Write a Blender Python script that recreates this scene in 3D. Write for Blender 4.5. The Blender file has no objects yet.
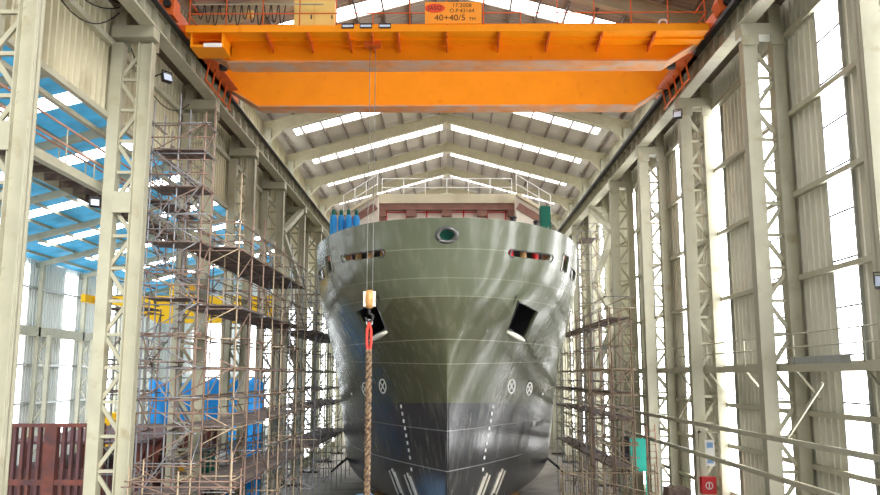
import bpy, math, random
from mathutils import Vector, Matrix
random.seed(7)
F = 7.2                      # camera height above the hall floor; heights below are given relative to the camera
S = bpy.context.scene
COL = S.collection
PI = math.pi
ORD = ['first', 'second', 'third', 'fourth', 'fifth', 'sixth', 'seventh', 'eighth', 'ninth', 'tenth', 'eleventh', 'twelfth',
       'thirteenth', 'fourteenth', 'fifteenth', 'sixteenth']

# ------------------------------------------------------------------ materials
def srgb(r, g, b):
    def l(c):
        c /= 255.0
        return c / 12.92 if c <= .04045 else ((c + .055) / 1.055) ** 2.4
    return (l(r), l(g), l(b), 1)

def mat(name, col, rough=.6, metal=0.0, var=.12, vscale=3.0, bump=0.0, bscale=40.0, spec=.4, dirt=None, dscale=1.2, dlo=.55, dhi=.75):
    m = bpy.data.materials.new(name); m.use_nodes = True
    nt = m.node_tree; N = nt.nodes; L = nt.links
    b = N['Principled BSDF']
    b.inputs['Roughness'].default_value = rough
    b.inputs['Metallic'].default_value = metal
    b.inputs['Specular IOR Level'].default_value = spec
    tc = N.new('ShaderNodeTexCoord')
    nz = N.new('ShaderNodeTexNoise'); nz.inputs['Scale'].default_value = vscale; nz.inputs['Detail'].default_value = 5
    L.new(tc.outputs['Object'], nz.inputs['Vector'])
    rp = N.new('ShaderNodeValToRGB')
    rp.color_ramp.elements[0].position = .3; rp.color_ramp.elements[1].position = .7
    rp.color_ramp.elements[0].color = tuple(c * (1 - var) for c in col[:3]) + (1,)
    rp.color_ramp.elements[1].color = tuple(min(1, c * (1 + var)) for c in col[:3]) + (1,)
    L.new(nz.outputs['Fac'], rp.inputs['Fac'])
    out = rp.outputs['Color']
    if dirt:
        n2 = N.new('ShaderNodeTexNoise'); n2.inputs['Scale'].default_value = dscale; n2.inputs['Detail'].default_value = 7
        L.new(tc.outputs['Object'], n2.inputs['Vector'])
        r2 = N.new('ShaderNodeValToRGB')
        r2.color_ramp.elements[0].position = dlo; r2.color_ramp.elements[1].position = dhi
        r2.color_ramp.elements[0].color = (0, 0, 0, 1); r2.color_ramp.elements[1].color = (1, 1, 1, 1)
        L.new(n2.outputs['Fac'], r2.inputs['Fac'])
        mx = N.new('ShaderNodeMixRGB'); mx.inputs['Color2'].default_value = dirt
        L.new(r2.outputs['Color'], mx.inputs['Fac']); L.new(out, mx.inputs['Color1'])
        out = mx.outputs['Color']
    L.new(out, b.inputs['Base Color'])
    if bump:
        n3 = N.new('ShaderNodeTexNoise'); n3.inputs['Scale'].default_value = bscale; n3.inputs['Detail'].default_value = 3
        L.new(tc.outputs['Object'], n3.inputs['Vector'])
        bp = N.new('ShaderNodeBump'); bp.inputs['Strength'].default_value = bump; bp.inputs['Distance'].default_value = .03
        L.new(n3.outputs['Fac'], bp.inputs['Height']); L.new(bp.outputs['Normal'], b.inputs['Normal'])
    return m

def glow(name, col, strength):
    m = bpy.data.materials.new(name); m.use_nodes = True
    nt = m.node_tree; nt.nodes.clear()
    o = nt.nodes.new('ShaderNodeOutputMaterial'); e = nt.nodes.new('ShaderNodeEmission')
    e.inputs['Color'].default_value = col; e.inputs['Strength'].default_value = strength
    nt.links.new(e.outputs[0], o.inputs[0])
    return m

M = {}
M['steel'] = mat('cream_steel_paint', srgb(172, 169, 148), .55, var=.08, vscale=1.5, dirt=srgb(150, 138, 108), dscale=1.6, dlo=.58, dhi=.8)
M['clad'] = mat('grey_beige_cladding', srgb(226, 224, 208), .55, var=.06, vscale=.6, dirt=srgb(184, 180, 160), dscale=.5, dlo=.5, dhi=.8)
M['clad_l'] = mat('cream_cladding', srgb(205, 198, 170), .6, var=.06, vscale=.6, dirt=srgb(165, 155, 125), dscale=.5, dlo=.5, dhi=.8)
M['white_clad'] = mat('white_cladding', srgb(240, 242, 240), .6, var=.04, vscale=.5)
M['roof'] = mat('roof_sheet', srgb(176, 168, 156), .7, var=.08, vscale=.7)
M['purlin'] = mat('dark_purlin_steel', srgb(112, 100, 90), .6)
M['rafter'] = mat('rafter_paint', srgb(182, 174, 146), .6, var=.08)
M['floor'] = mat('concrete_floor', srgb(128, 122, 114), .8, var=.15, vscale=.8, dirt=srgb(84, 78, 74), dscale=.6)
M['orange'] = mat('orange_crane_paint', srgb(246, 148, 10), .5, var=.05, vscale=.8, dirt=srgb(226, 124, 10), dscale=2.5, dlo=.6, dhi=.85, spec=.2)
M['orange_d'] = mat('reddish_orange_paint', srgb(206, 92, 28), .5, var=.1)
M['orange_f'] = mat('pinkish_orange_paint', srgb(222, 150, 90), .6, var=.1, vscale=2, dirt=srgb(196, 170, 150), dscale=1.5, dlo=.4, dhi=.7)  # paler, pinkish orange for the girder bottom flanges
M['yellow'] = mat('yellow_crane_paint', srgb(250, 196, 10), .5, var=.04)
M['cabinet'] = mat('cream_yellow_cabinet', srgb(240, 208, 120), .5, var=.04)
M['tube'] = mat('weathered_scaffold_tube', srgb(136, 114, 102), .55, .15, var=.3, vscale=4, dirt=srgb(128, 80, 56), dscale=2.2, dlo=.48, dhi=.62)
M['tube_g'] = mat('galvanised_scaffold_tube', srgb(132, 132, 136), .45, .35, var=.2, vscale=4, dirt=srgb(130, 100, 84), dscale=1.5, dlo=.52, dhi=.68)
M['tube_y'] = mat('pale_scaffold_tube', srgb(166, 148, 124), .55, .1, var=.2, vscale=4, dirt=srgb(140, 92, 62), dscale=1.8, dlo=.55, dhi=.7)
M['plank'] = mat('worn_timber_plank', srgb(112, 98, 92), .85, var=.3, vscale=3, dirt=srgb(150, 136, 126), dscale=3)
M['rust'] = mat('rusty_brown_steel', srgb(120, 70, 60), .75, var=.22, vscale=2.5, dirt=srgb(88, 62, 64), dscale=1.2, dlo=.45, dhi=.65)
M['rust_d'] = mat('dark_primer_steel', srgb(96, 66, 68), .75, var=.2, vscale=1.5, dirt=srgb(124, 76, 60), dscale=1.2, dlo=.5, dhi=.7)
M['pink_rail'] = mat('primer_pink_pipe', srgb(186, 140, 122), .6, var=.12)
M['black'] = mat('black_rubber', srgb(22, 22, 24), .6, var=.1)
M['dark'] = mat('dark_steel', srgb(48, 46, 48), .5, .3, var=.15)
M['rope'] = mat('wire_rope_steel', srgb(130, 130, 126), .4, .6, var=.2, vscale=30)
M['chain'] = mat('brown_twisted_fall', srgb(134, 112, 86), .7, var=.3, vscale=9, dirt=srgb(70, 52, 44), dscale=10, dlo=.45, dhi=.6)
M['red'] = mat('red_paint', srgb(200, 20, 28), .45, var=.06)
M['redsling'] = mat('red_sling', srgb(204, 70, 60), .8, var=.2, vscale=12)
M['block'] = mat('worn_yellow_block', srgb(196, 148, 92), .5, .2, var=.25, vscale=8)
M['white'] = mat('white_paint', srgb(240, 240, 238), .55, var=.03)
M['offwhite'] = mat('offwhite_panel', srgb(226, 220, 205), .6, var=.08, vscale=1.5)
M['brown'] = mat('brown_primer', srgb(140, 104, 92), .7, var=.15)
M['teal'] = mat('teal_board', srgb(60, 205, 185), .5, var=.04)
M['green'] = mat('dark_green_paint', srgb(10, 104, 88), .5, var=.08)
M['bluebot'] = mat('blue_cylinder_paint', srgb(36, 146, 220), .4, var=.08)
M['tarp'] = mat('blue_tarpaulin', srgb(34, 160, 244), .45, var=.12, vscale=1.2, bump=.8, bscale=2.5)
M['ctarp'] = mat('pale_blue_sheet', srgb(130, 170, 215), .6, var=.2, vscale=1.5, bump=.6, bscale=4)
M['concrete'] = mat('rough_concrete', srgb(112, 96, 88), .95, var=.35, vscale=8, bump=1, bscale=14)
M['wood'] = mat('plywood', srgb(176, 138, 92), .8, var=.15, vscale=3)
M['sack'] = mat('white_sack', srgb(236, 236, 236), .8, var=.04)
M['lens'] = mat('floodlight_glass', srgb(196, 206, 226), .15, var=.04, spec=.6)
M['galv'] = mat('galvanised_tray', srgb(176, 178, 176), .4, .5, var=.1)
M['signo'] = mat('orange_sign_board', srgb(248, 150, 28), .5, var=.02)
M['logo'] = mat('red_logo', srgb(226, 66, 24), .5, var=.02)
M['ink'] = mat('dark_lettering', srgb(52, 34, 22), .6, var=.02)
M['pane'] = glow('daylit_window_pane', (1, 1, 1, 1), 13.0)
M['skypane'] = glow('daylit_skylight', (1, 1, 1, 1), 9.0)
M['bluesky'] = glow('daylit_skylight_pale', (.93, .97, 1, 1), 6.5)

# blue translucent sheeting of the neighbouring roof
def blue_roof():
    m = mat('blue_roof_sheet', srgb(84, 176, 222), .5, var=.3, vscale=.6)
    nt = m.node_tree; N = nt.nodes; L = nt.links
    b = N['Principled BSDF']; out = N['Material Output']
    t = N.new('ShaderNodeBsdfTranslucent'); L.new(b.inputs['Base Color'].links[0].from_socket, t.inputs['Color'])
    mx = N.new('ShaderNodeMixShader'); mx.inputs[0].default_value = .55
    L.new(b.outputs[0], mx.inputs[1]); L.new(t.outputs[0], mx.inputs[2]); L.new(mx.outputs[0], out.inputs[0])
    return m
M['blueroof'] = blue_roof()

def hull_mat():
    m = bpy.data.materials.new('ship_hull_paint'); m.use_nodes = True
    nt = m.node_tree; N = nt.nodes; L = nt.links
    b = N['Principled BSDF']
    b.inputs['Specular IOR Level'].default_value = .9
    tc = N.new('ShaderNodeTexCoord'); sp = N.new('ShaderNodeSeparateXYZ'); L.new(tc.outputs['Object'], sp.inputs[0])
    def math_(op, a, bb=None, cl=False):
        n = N.new('ShaderNodeMath'); n.operation = op; n.use_clamp = cl
        for i, v in enumerate((a, bb)):
            if v is None: continue
            if isinstance(v, (int, float)): n.inputs[i].default_value = v
            else: L.new(v, n.inputs[i])
        return n.outputs[0]
    x, y, z = sp.outputs
    ax = math_('ABSOLUTE', x)
    def mix(f, c1, c2):
        n = N.new('ShaderNodeMixRGB')
        L.new(f, n.inputs[0])
        for i, v in ((1, c1), (2, c2)):
            if isinstance(v, tuple): n.inputs[i].default_value = v
            else: L.new(v, n.inputs[i])
        return n.outputs[0]
    nz = N.new('ShaderNodeTexNoise'); nz.inputs['Scale'].default_value = .45; nz.inputs['Detail'].default_value = 6
    L.new(tc.outputs['Object'], nz.inputs['Vector'])
    up = mix(nz.outputs['Fac'], srgb(82, 88, 68), srgb(102, 108, 86))
    # older, darker coat of paint below the second plate seam, ending in a curve towards each side
    e1 = math_('LESS_THAN', z, 3.02 + F)
    zc = math_('SUBTRACT', z, F - .6)
    e2 = math_('LESS_THAN', ax, math_('ADD', math_('MULTIPLY', math_('SUBTRACT', 3.6 + F, z), .9), 1.6))
    old = math_('MULTIPLY', e1, e2)
    up = mix(old, up, mix(nz.outputs['Fac'], srgb(68, 71, 50), srgb(88, 91, 68)))
    low = mix(nz.outputs['Fac'], srgb(48, 49, 52), srgb(66, 67, 70))
    # boot line, dropping slightly aft
    bl = math_('ADD', math_('MULTIPLY', math_('SUBTRACT', y, 32.8), -.037), F - 1.05)
    isl = math_('LESS_THAN', z, bl)
    colr = mix(isl, up, low)
    # weld seams: thin lighter lines
    for zs, tilt, w, col, amt in ((4.78, 0, .018, srgb(150, 154, 130), .45), (3.7, 0, .018, srgb(150, 154, 130), .35), (3.02, 0, .014, srgb(160, 160, 130), .4),
                       (1.4, 0, .016, srgb(170, 172, 150), .45), (.45, .03, .016, srgb(170, 172, 150), .4), (-2.15, .0, .018, srgb(150, 150, 150), .55),
                       (-3.75, .0, .018, srgb(165, 165, 165), .8)):
        zz = math_('ADD', math_('MULTIPLY', math_('SUBTRACT', y, 32.0), tilt), F + zs)
        d = math_('LESS_THAN', math_('ABSOLUTE', math_('SUBTRACT', z, zz)), w)
        colr = mix(math_('MULTIPLY', d, amt), colr, col)
    # streaks of dust and scuffs
    mp = N.new('ShaderNodeMapping'); mp.inputs['Scale'].default_value = (2.2, 2.2, .25); L.new(tc.outputs['Object'], mp.inputs[0])
    n2 = N.new('ShaderNodeTexNoise'); n2.inputs['Scale'].default_value = 1.6; n2.inputs['Detail'].default_value = 6; L.new(mp.outputs[0], n2.inputs['Vector'])
    r2 = N.new('ShaderNodeValToRGB'); r2.color_ramp.elements[0].position = .5; r2.color_ramp.elements[1].position = .8
    r2.color_ramp.elements[0].color = (0, 0, 0, 1); r2.color_ramp.elements[1].color = (.22, .22, .22, 1)
    L.new(n2.outputs['Fac'], r2.inputs[0])
    colr = mix(r2.outputs[0], colr, srgb(156, 156, 140))
    L.new(colr, b.inputs['Base Color'])
    rr = math_('ADD', math_('MULTIPLY', n2.outputs['Fac'], .16), .16)
    L.new(rr, b.inputs['Roughness'])
    # plate waviness
    mp3 = N.new('ShaderNodeMapping'); mp3.inputs['Scale'].default_value = (1.0, .8, .35); L.new(tc.outputs['Object'], mp3.inputs[0])
    n3 = N.new('ShaderNodeTexNoise'); n3.inputs['Scale'].default_value = 1.3; n3.inputs['Detail'].default_value = 2; L.new(mp3.outputs[0], n3.inputs['Vector'])
    bp = N.new('ShaderNodeBump'); bp.inputs['Strength'].default_value = .3; bp.inputs['Distance'].default_value = .1
    L.new(n3.outputs['Fac'], bp.inputs['Height']); L.new(bp.outputs['Normal'], b.inputs['Normal'])
    return m
M['hull'] = hull_mat()

# ------------------------------------------------------------------ mesh builder
class MB:
    def __init__(s): s.v = []; s.f = []
    def add(s, vs, fs):
        o = len(s.v); s.v += [tuple(v) for v in vs]; s.f += [tuple(i + o for i in f) for f in fs]; return s
    def box(s, x0, x1, y0, y1, z0, z1):
        return s.add([(x0, y0, z0), (x1, y0, z0), (x1, y1, z0), (x0, y1, z0), (x0, y0, z1), (x1, y0, z1), (x1, y1, z1), (x0, y1, z1)],
                     [(3, 2, 1, 0), (4, 5, 6, 7), (0, 1, 5, 4), (1, 2, 6, 5), (2, 3, 7, 6), (3, 0, 4, 7)])
    def bar(s, p, q, w, h, up=(0, 0, 1)):
        p = Vector(p); q = Vector(q); d = (q - p).normalized(); u = Vector(up)
        if abs(d.dot(u)) > .98: u = Vector((0, 1, 0))
        r = d.cross(u).normalized(); u = r.cross(d).normalized()
        vs = []
        for c in (p, q):
            for a, b in ((-1, -1), (1, -1), (1, 1), (-1, 1)): vs.append(c + r * a * w / 2 + u * b * h / 2)
        return s.add(vs, [(0, 1, 2, 3)[::-1], (4, 5, 6, 7), (0, 1, 5, 4), (1, 2, 6, 5), (2, 3, 7, 6), (3, 0, 4, 7)])
    def tube(s, pts, r, n=6, cap=True):
        pts = [Vector(p) for p in pts]; rings = []
        prev = None
        for i, p in enumerate(pts):
            d = (pts[min(i + 1, len(pts) - 1)] - pts[max(i - 1, 0)]).normalized()
            if prev is None:
                a = Vector((0, 0, 1)) if abs(d.z) < .9 else Vector((1, 0, 0))
                u = d.cross(a).normalized()
            else:
                u = (prev - d * prev.dot(d)).normalized()
            prev = u; w = d.cross(u)
            rr = r[i] if isinstance(r, (list, tuple)) else r
            rings.append([p + u * math.cos(2 * PI * k / n) * rr + w * math.sin(2 * PI * k / n) * rr for k in range(n)])
        vs = [v for R in rings for v in R]; fs = []
        for i in range(len(pts) - 1):
            for k in range(n):
                fs.append((i * n + k, i * n + (k + 1) % n, (i + 1) * n + (k + 1) % n, (i + 1) * n + k))
        if cap:
            fs.append(tuple(range(n))[::-1]); fs.append(tuple((len(pts) - 1) * n + k for k in range(n)))
        return s.add(vs, fs)
    def prism(s, poly, a, b, axis='y'):
        n = len(poly); vs = []
        for t in (a, b):
            for (p, q) in poly:
                vs.append({'y': (p, t, q), 'x': (t, p, q), 'z': (p, q, t)}[axis])
        fs = [tuple(range(n)), tuple(range(n, 2 * n))[::-1]] + [(i, i + n, (i + 1) % n + n, (i + 1) % n) for i in range(n)]
        return s.add(vs, fs)
    def lathe(s, prof, c=(0, 0, 0), n=16):
        vs = []; fs = []
        for (r, z) in prof:
            for k in range(n): vs.append((c[0] + r * math.cos(2 * PI * k / n), c[1] + r * math.sin(2 * PI * k / n), c[2] + z))
        for i in range(len(prof) - 1):
            for k in range(n): fs.append((i * n + k, i * n + (k + 1) % n, (i + 1) * n + (k + 1) % n, (i + 1) * n + k))
        fs.append(tuple(range(n))[::-1]); fs.append(tuple((len(prof) - 1) * n + k for k in range(n)))
        return s.add(vs, fs)
    def mesh(s, name, m, smooth=False, fix=True):
        me = bpy.data.meshes.new(name); me.from_pydata(s.v, [], s.f)
        if fix:
            import bmesh
            bm = bmesh.new(); bm.from_mesh(me); bmesh.ops.recalc_face_normals(bm, faces=bm.faces); bm.to_mesh(me); bm.free()
        if m: me.materials.append(m)
        if smooth:
            for p in me.polygons: p.use_smooth = True
        return me
    def build(s, name, m, parent=None, loc=None, smooth=False, fix=True):
        o = bpy.data.objects.new(name, s.mesh(name, m, smooth, fix)); COL.objects.link(o)
        if parent: o.parent = parent
        if loc: o.location = loc
        return o

def tag(o, label, cat, group=None):
    o['label'] = label; o['category'] = cat
    if group: o['group'] = group
    return o
def thing(name, label, cat, loc=(0, 0, 0), group=None, rz=0):
    o = bpy.data.objects.new(name, None); COL.objects.link(o); o.location = loc; o.rotation_euler = (0, 0, rz); o.empty_display_size = .2
    return tag(o, label, cat, group)
def struct(o):
    o['kind'] = 'structure'; return o
def sroot(name):
    o = bpy.data.objects.new(name, None); COL.objects.link(o); o['kind'] = 'structure'; return o
def inst(name, me, parent, mtx=None):
    o = bpy.data.objects.new(name, me); COL.objects.link(o); o.parent = parent
    if mtx is not None: o.matrix_local = mtx
    return o
def copy_thing(root, loc, label, rz=None):
    r = root.copy(); COL.objects.link(r); r.location = loc; r['label'] = label
    if rz is not None: r.rotation_euler = (0, 0, rz)
    for ch in list(root.children):
        c = ch.copy(); COL.objects.link(c); c.parent = r
        for g in list(ch.children):
            d = g.copy(); COL.objects.link(d); d.parent = c
    return r
UT = {}
def unit_tube(r, key, name):
    k = (r, key, name)
    if k not in UT: UT[k] = MB().tube([(0, 0, 0), (0, 0, 1)], r, 6).mesh(name, M[key], True)
    return UT[k]
def pole(name, p, q, r, key, parent):
    p = Vector(p); q = Vector(q); d = q - p
    mt = Matrix.Translation(p) @ d.to_track_quat('Z', 'Y').to_matrix().to_4x4() @ Matrix.Diagonal((1, 1, d.length, 1))
    return inst(name, unit_tube(r, key, name), parent, mt)

# ------------------------------------------------------------------ dimensions of the hall
COLY = [26.3 + 7.5 * k for k in range(-1, 8)]      # 18.8 ... 78.8
XW = 11.4
YB = 86.0
YF = 11.0
SL = .274
def roofz(x): return 18.75 - SL * abs(x)

# ------------------------------------------------------------------ floor
struct(MB().box(-33, 14, -8, 92, -.3, 0).build('floor', M['floor']))

# ------------------------------------------------------------------ corrugated walls
def corr(mb, y0, y1, z0, z1, x, sgn, pitch=.4, dep=.15, axis='y'):
    n = max(1, round((y1 - y0) / pitch)); p = (y1 - y0) / n; prof = []
    for i in range(n):
        a = y0 + i * p
        prof += [(a, 0), (a + p * .26, 0), (a + p * .34, 1), (a + p * .92, 1)]
    prof.append((y1, 0))
    pts = [(t, x + sgn * dep * d) for t, d in prof]
    vs = []
    for z in (z0, z1):
        for t, xx in pts: vs.append((xx, t, z) if axis == 'y' else (t, xx, z))
    m = len(pts)
    mb.add(vs, [(i, i + 1, m + i + 1, m + i) for i in range(m - 1)])

WIN_Y = [23.3 + 5.2 * k for k in range(-4, 12)]
WW = 1.5
WZ0, WZ1 = F - 6.2, F + 11.1
mb = MB(); last = YF
for y in WIN_Y:
    corr(mb, last, y - WW / 2, 0, WZ1, XW, 1); last = y + WW / 2
corr(mb, last, YB, 0, WZ1, XW, 1)
for y in WIN_Y: corr(mb, y - WW / 2, y + WW / 2, 0, WZ0, XW, 1)
corr(mb, YF, YB, WZ1, F + 15.7, XW, 1)
wr = struct(mb.build('wall_right', M['clad'], fix=False))
for i, z in enumerate((11.2, 8.5, 5.8, 3.1, .35, -1.15, -2.75, -4.6)):
    g = MB(); g.box(XW - .18, XW + .0, YF, YB, F + z - .08, F + z + .08)
    g.build('girt', M['steel'], wr)
wn = 1
for y in WIN_Y:
    r = sroot('window_%d' % wn); wn += 1
    MB().box(XW + .02, XW + .05, y - WW / 2, y + WW / 2, WZ0, WZ1).build('pane', M['pane'], r)
    m2 = MB()
    for z in [WZ0 + k * 1.36 for k in range(13)]: m2.box(XW - .02, XW + .02, y - WW / 2, y + WW / 2, z - .025, z + .025)
    m2.build('mullion', M['dark'], r)
    m2 = MB()
    for s in (-1, 1): m2.box(XW - .03, XW + .06, y + s * WW / 2 - .04, y + s * WW / 2 + .04, WZ0, WZ1)
    m2.build('window_frame', M['galv'], r)

# left wall: cladding only above the opening into the neighbouring hall
LZ = F + 8.6
mb = MB(); corr(mb, YF, YB, LZ, F + 15.7, -XW, -1); corr(mb, 64, YB, 0, LZ, -XW, -1)
wl = struct(mb.build('wall_left', M['clad_l'], fix=False))
for z in (11.1, 8.55):
    g = MB(); g.box(-XW - .0, -XW + .18, YF, YB, F + z - .1, F + z + .1)
    g.build('girt', M['steel'], wl)
for y in (66.5, 70.3, 74.1, 77.9, 81.7):  # glowing panes added to whiten the far bays behind the scaffold
    r = sroot('window_%d' % wn); wn += 1
    MB().box(-XW + .03, -XW + .06, y, y + 2.6, .8, F + 6).build('pane', M['bluesky'], r)
# back wall with daylit bands
mb = MB()
corr(mb, -XW, XW, 0, F + 9.5, YB, 1, axis='x'); 
# gable part
for a in range(-11, 11):
    x0, x1 = a * XW / 11, (a + 1) * XW / 11
    mb.add([(x0, YB, F + 9.5), (x1, YB, F + 9.5), (x1, YB, F + roofz(x1)), (x0, YB, F + roofz(x0))], [(0, 1, 2, 3)])
struct(mb.build('wall_back', M['offwhite'], fix=False))
for (x0, x1, z0, z1) in ((-10, -3.6, 9.6, 13.6), (-3.2, 3.2, 9.6, 13.6), (3.6, 10, 9.6, 13.6)):
    r = sroot('window_%d' % wn); wn += 1
    MB().box(x0, x1, YB - .06, YB - .03, F + z0, F + z1).build('pane', M['bluesky'], r)
    g = MB()
    for k in range(6): xx = x0 + (x1 - x0) * k / 5; g.box(xx - .05, xx + .05, YB - .12, YB - .05, F + z0, F + z1)
    g.build('mullion', M['galv'], r)
# clerestory bands above the runway, far bays
for s in (-1, 1):
    for k in range(3, 8):
        y0, y1 = COLY[k] + .6, COLY[k] + 6.9
        r = sroot('window_%d' % wn); wn += 1
        MB().box(s * XW - .03 * s - .02, s * XW - .03 * s + .02, y0, y1, F + 13.1, F + 14.5).build('pane', M['bluesky'], r)
        g = MB()
        for j in range(6): yy = y0 + (y1 - y0) * j / 5; g.box(s * XW - .08 * s - .03, s * XW - .08 * s + .03, yy - .03, yy + .03, F + 13.1, F + 14.5)
        g.build('mullion', M['galv'], r)

# ------------------------------------------------------------------ roof with skylight strips
SKY_Y = [26.3 + 3.75 + 7.5 * k for k in range(-3, 8)]
mb = MB()
def roofpiece(y0, y1, xa, xb):
    n = max(1, int((y1 - y0) / .35)); 
    for s in (-1, 1):
        vs = []
        for i in range(n * 2 + 1):
            y = y0 + (y1 - y0) * i / (2 * n); dz = .04 if i % 2 else 0
            vs += [(s * xa, y, F + roofz(xa) + dz), (s * xb, y, F + roofz(xb) + dz)]
        mb.add(vs, [(2 * i, 2 * i + 1, 2 * i + 3, 2 * i + 2) for i in range(2 * n)])
last = YF
for y in SKY_Y:
    roofpiece(last, y - .75, 0, XW + .2); roofpiece(y - .75, y + .75, 0, .35); roofpiece(y - .75, y + .75, 10.1, XW + .2); last = y + .75
roofpiece(last, YB, 0, XW + .2)
ce = struct(mb.build('ceiling', M['roof'], fix=False))
for s in (-1, 1):
    for i in range(9):
        x = .55 + i * 1.28
        MB().box(s * x - .04, s * x + .04, YF, YB, F + roofz(x) - .24, F + roofz(x) - .01).build('purlin', M['purlin'], ce)
for y in SKY_Y:
    for s in (-1, 1):
        r = sroot('window_%d' % wn); wn += 1
        p = MB(); zt = .03
        p.add([(s * .35, y - .75, F + roofz(.35) + zt), (s * 10.1, y - .75, F + roofz(10.1) + zt), (s * 10.1, y + .75, F + roofz(10.1) + zt), (s * .35, y + .75, F + roofz(.35) + zt)], [(0, 1, 2, 3)])
        p.build('skylight_pane', M['skypane'], r)
        g = MB()
        for d in (-.75, .75): g.bar((s * .35, y + d, F + roofz(.35)), (s * 10.1, y + d, F + roofz(10.1)), .06, .05)
        g.build('skylight_frame', M['roof'], r)

# roof frames
def frame_label(i): return 'cream steel roof frame spanning the hall, %s one counted from the camera' % ORD[i]
rf = None
for i, y in enumerate([3.8, 11.3] + COLY):
    if rf is None:
        rf = thing('roof_frame', frame_label(i), 'roof frame', (0, y, F), 'portal roof frames under the roof')
        for s in (-1, 1):
            g = MB()
            zb = 17.82; top = 18.75 - .26
            kn = (10.1, 15.02)
            # web
            g.prism([(0, zb), (s * kn[0], kn[1]), (s * 11.25, 14.0), (s * 11.25, top - SL * 11.25), (0, top)], -.03, .03)
            # flanges
            g.bar((0, 0, zb), (s * kn[0], 0, kn[1]), .34, .05); g.bar((s * kn[0], 0, kn[1]), (s * 11.25, 0, 13.9), .34, .05)
            g.bar((0, 0, top), (s * 11.25, 0, top - SL * 11.25), .34, .05)
            g.build('rafter', M['rafter'], rf)
            g = MB(); g.bar((s * 10.1, 0, 15.0), (s * 10.1, 0, top - SL * 10.1), .3, .05); g.build('stiffener', M['rafter'], rf)
        MB().box(-.08, .08, -.2, .2, 17.6, 18.5).build('ridge_plate', M['rafter'], rf)
    else:
        copy_thing(rf, (0, y, F), frame_label(i))

# ------------------------------------------------------------------ lattice columns
def make_column(batten):
    t = thing('lattice_column', '', 'column', (0, 0, 0), 'lattice columns along the hall sides')
    g = MB(); g.box(0, .46, -.03, .03, 0, 18.3); g.box(0, .03, -.2, .2, 0, 18.3); g.box(.43, .46, -.2, .2, 0, 18.3); g.box(0, .46, -.2, -.17, 0, 18.3)
    g.build('inner_leg', M['steel'], t)
    g = MB(); g.box(.98, 1.36, -.2, .2, 0, 18.3); g.build('outer_leg', M['steel'], t)
    g = MB(); g.box(.92, 1.32, -.18, .18, 18.85, 22.2); g.build('roof_post', M['steel'], t)
    g = MB(); g.box(-.06, 1.36, -.3, .3, 18.45, 18.85); g.box(-.06, .5, -.3, -.26, 18.1, 18.45); g.box(.9, 1.36, -.3, -.26, 18.1, 18.45); g.build('cap_beam', M['steel'], t)
    g = MB(); g.box(-.15, 1.4, -.45, .45, 0, .12); g.build('base_plate', M['dark'], t)
    n = 17; h = 18.1 / n
    hb = MB().bar((.44, 0, 0), (1.0, 0, 0), .1, .1).mesh('lacing_bar', M['steel'])
    d1 = MB().bar((.4, 0, .08), (1.04, 0, h - .08), .12, .09, (0, 1, 0)).mesh('lacing_bar', M['steel'])
    d2 = MB().bar((1.04, 0, .08), (.4, 0, h - .08), .12, .09, (0, 1, 0)).mesh('lacing_bar', M['steel'])
    for k in range(n):
        inst('lacing_bar', hb, t, Matrix.Translation((0, 0, k * h)))
        inst('lacing_bar', d1 if k % 2 else d2, t, Matrix.Translation((0, 0, k * h)))
    bt = MB().box(.4, 1.0, .2, .24, -.35, .35).mesh('batten_plate', M['steel'])
    for zb in ((12.8,) if batten else ()): inst('batten_plate', bt, t, Matrix.Translation((0, 0, zb)))
    return t
for s, side in ((1, 'right'), (-1, 'left')):
    col0 = make_column(s < 0); first = True
    for i, y in enumerate(COLY):
        lab = 'cream lattice steel column on the %s side of the hall, %s from the camera' % (side, ORD[i])
        if first: col0.location = (s * 9.9, y, 0); col0.rotation_euler = (0, 0, 0 if s > 0 else PI); col0['label'] = lab; first = False
        else: copy_thing(col0, (s * 9.9, y, 0), lab, 0 if s > 0 else PI)

for s, side in ((1, 'right'), (-1, 'left')):
    t = thing('wall_bracing', 'heavy zigzag bracing between the fifth and sixth columns on the %s' % side, 'bracing', (s * 10.1, 49.2, F), 'zigzag bracing between columns')
    pts = [(6.6, 11.3), (.2, 8.7), (6.6, 6.2), (.2, 3.4), (6.6, .6)]
    for (a, b), (c, d) in zip(pts[:-1], pts[1:]):
        g = MB(); g.bar((0, a, b), (0, c, d), .3, .34, (1, 0, 0)); g.build('brace', M['steel'], t)
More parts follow.
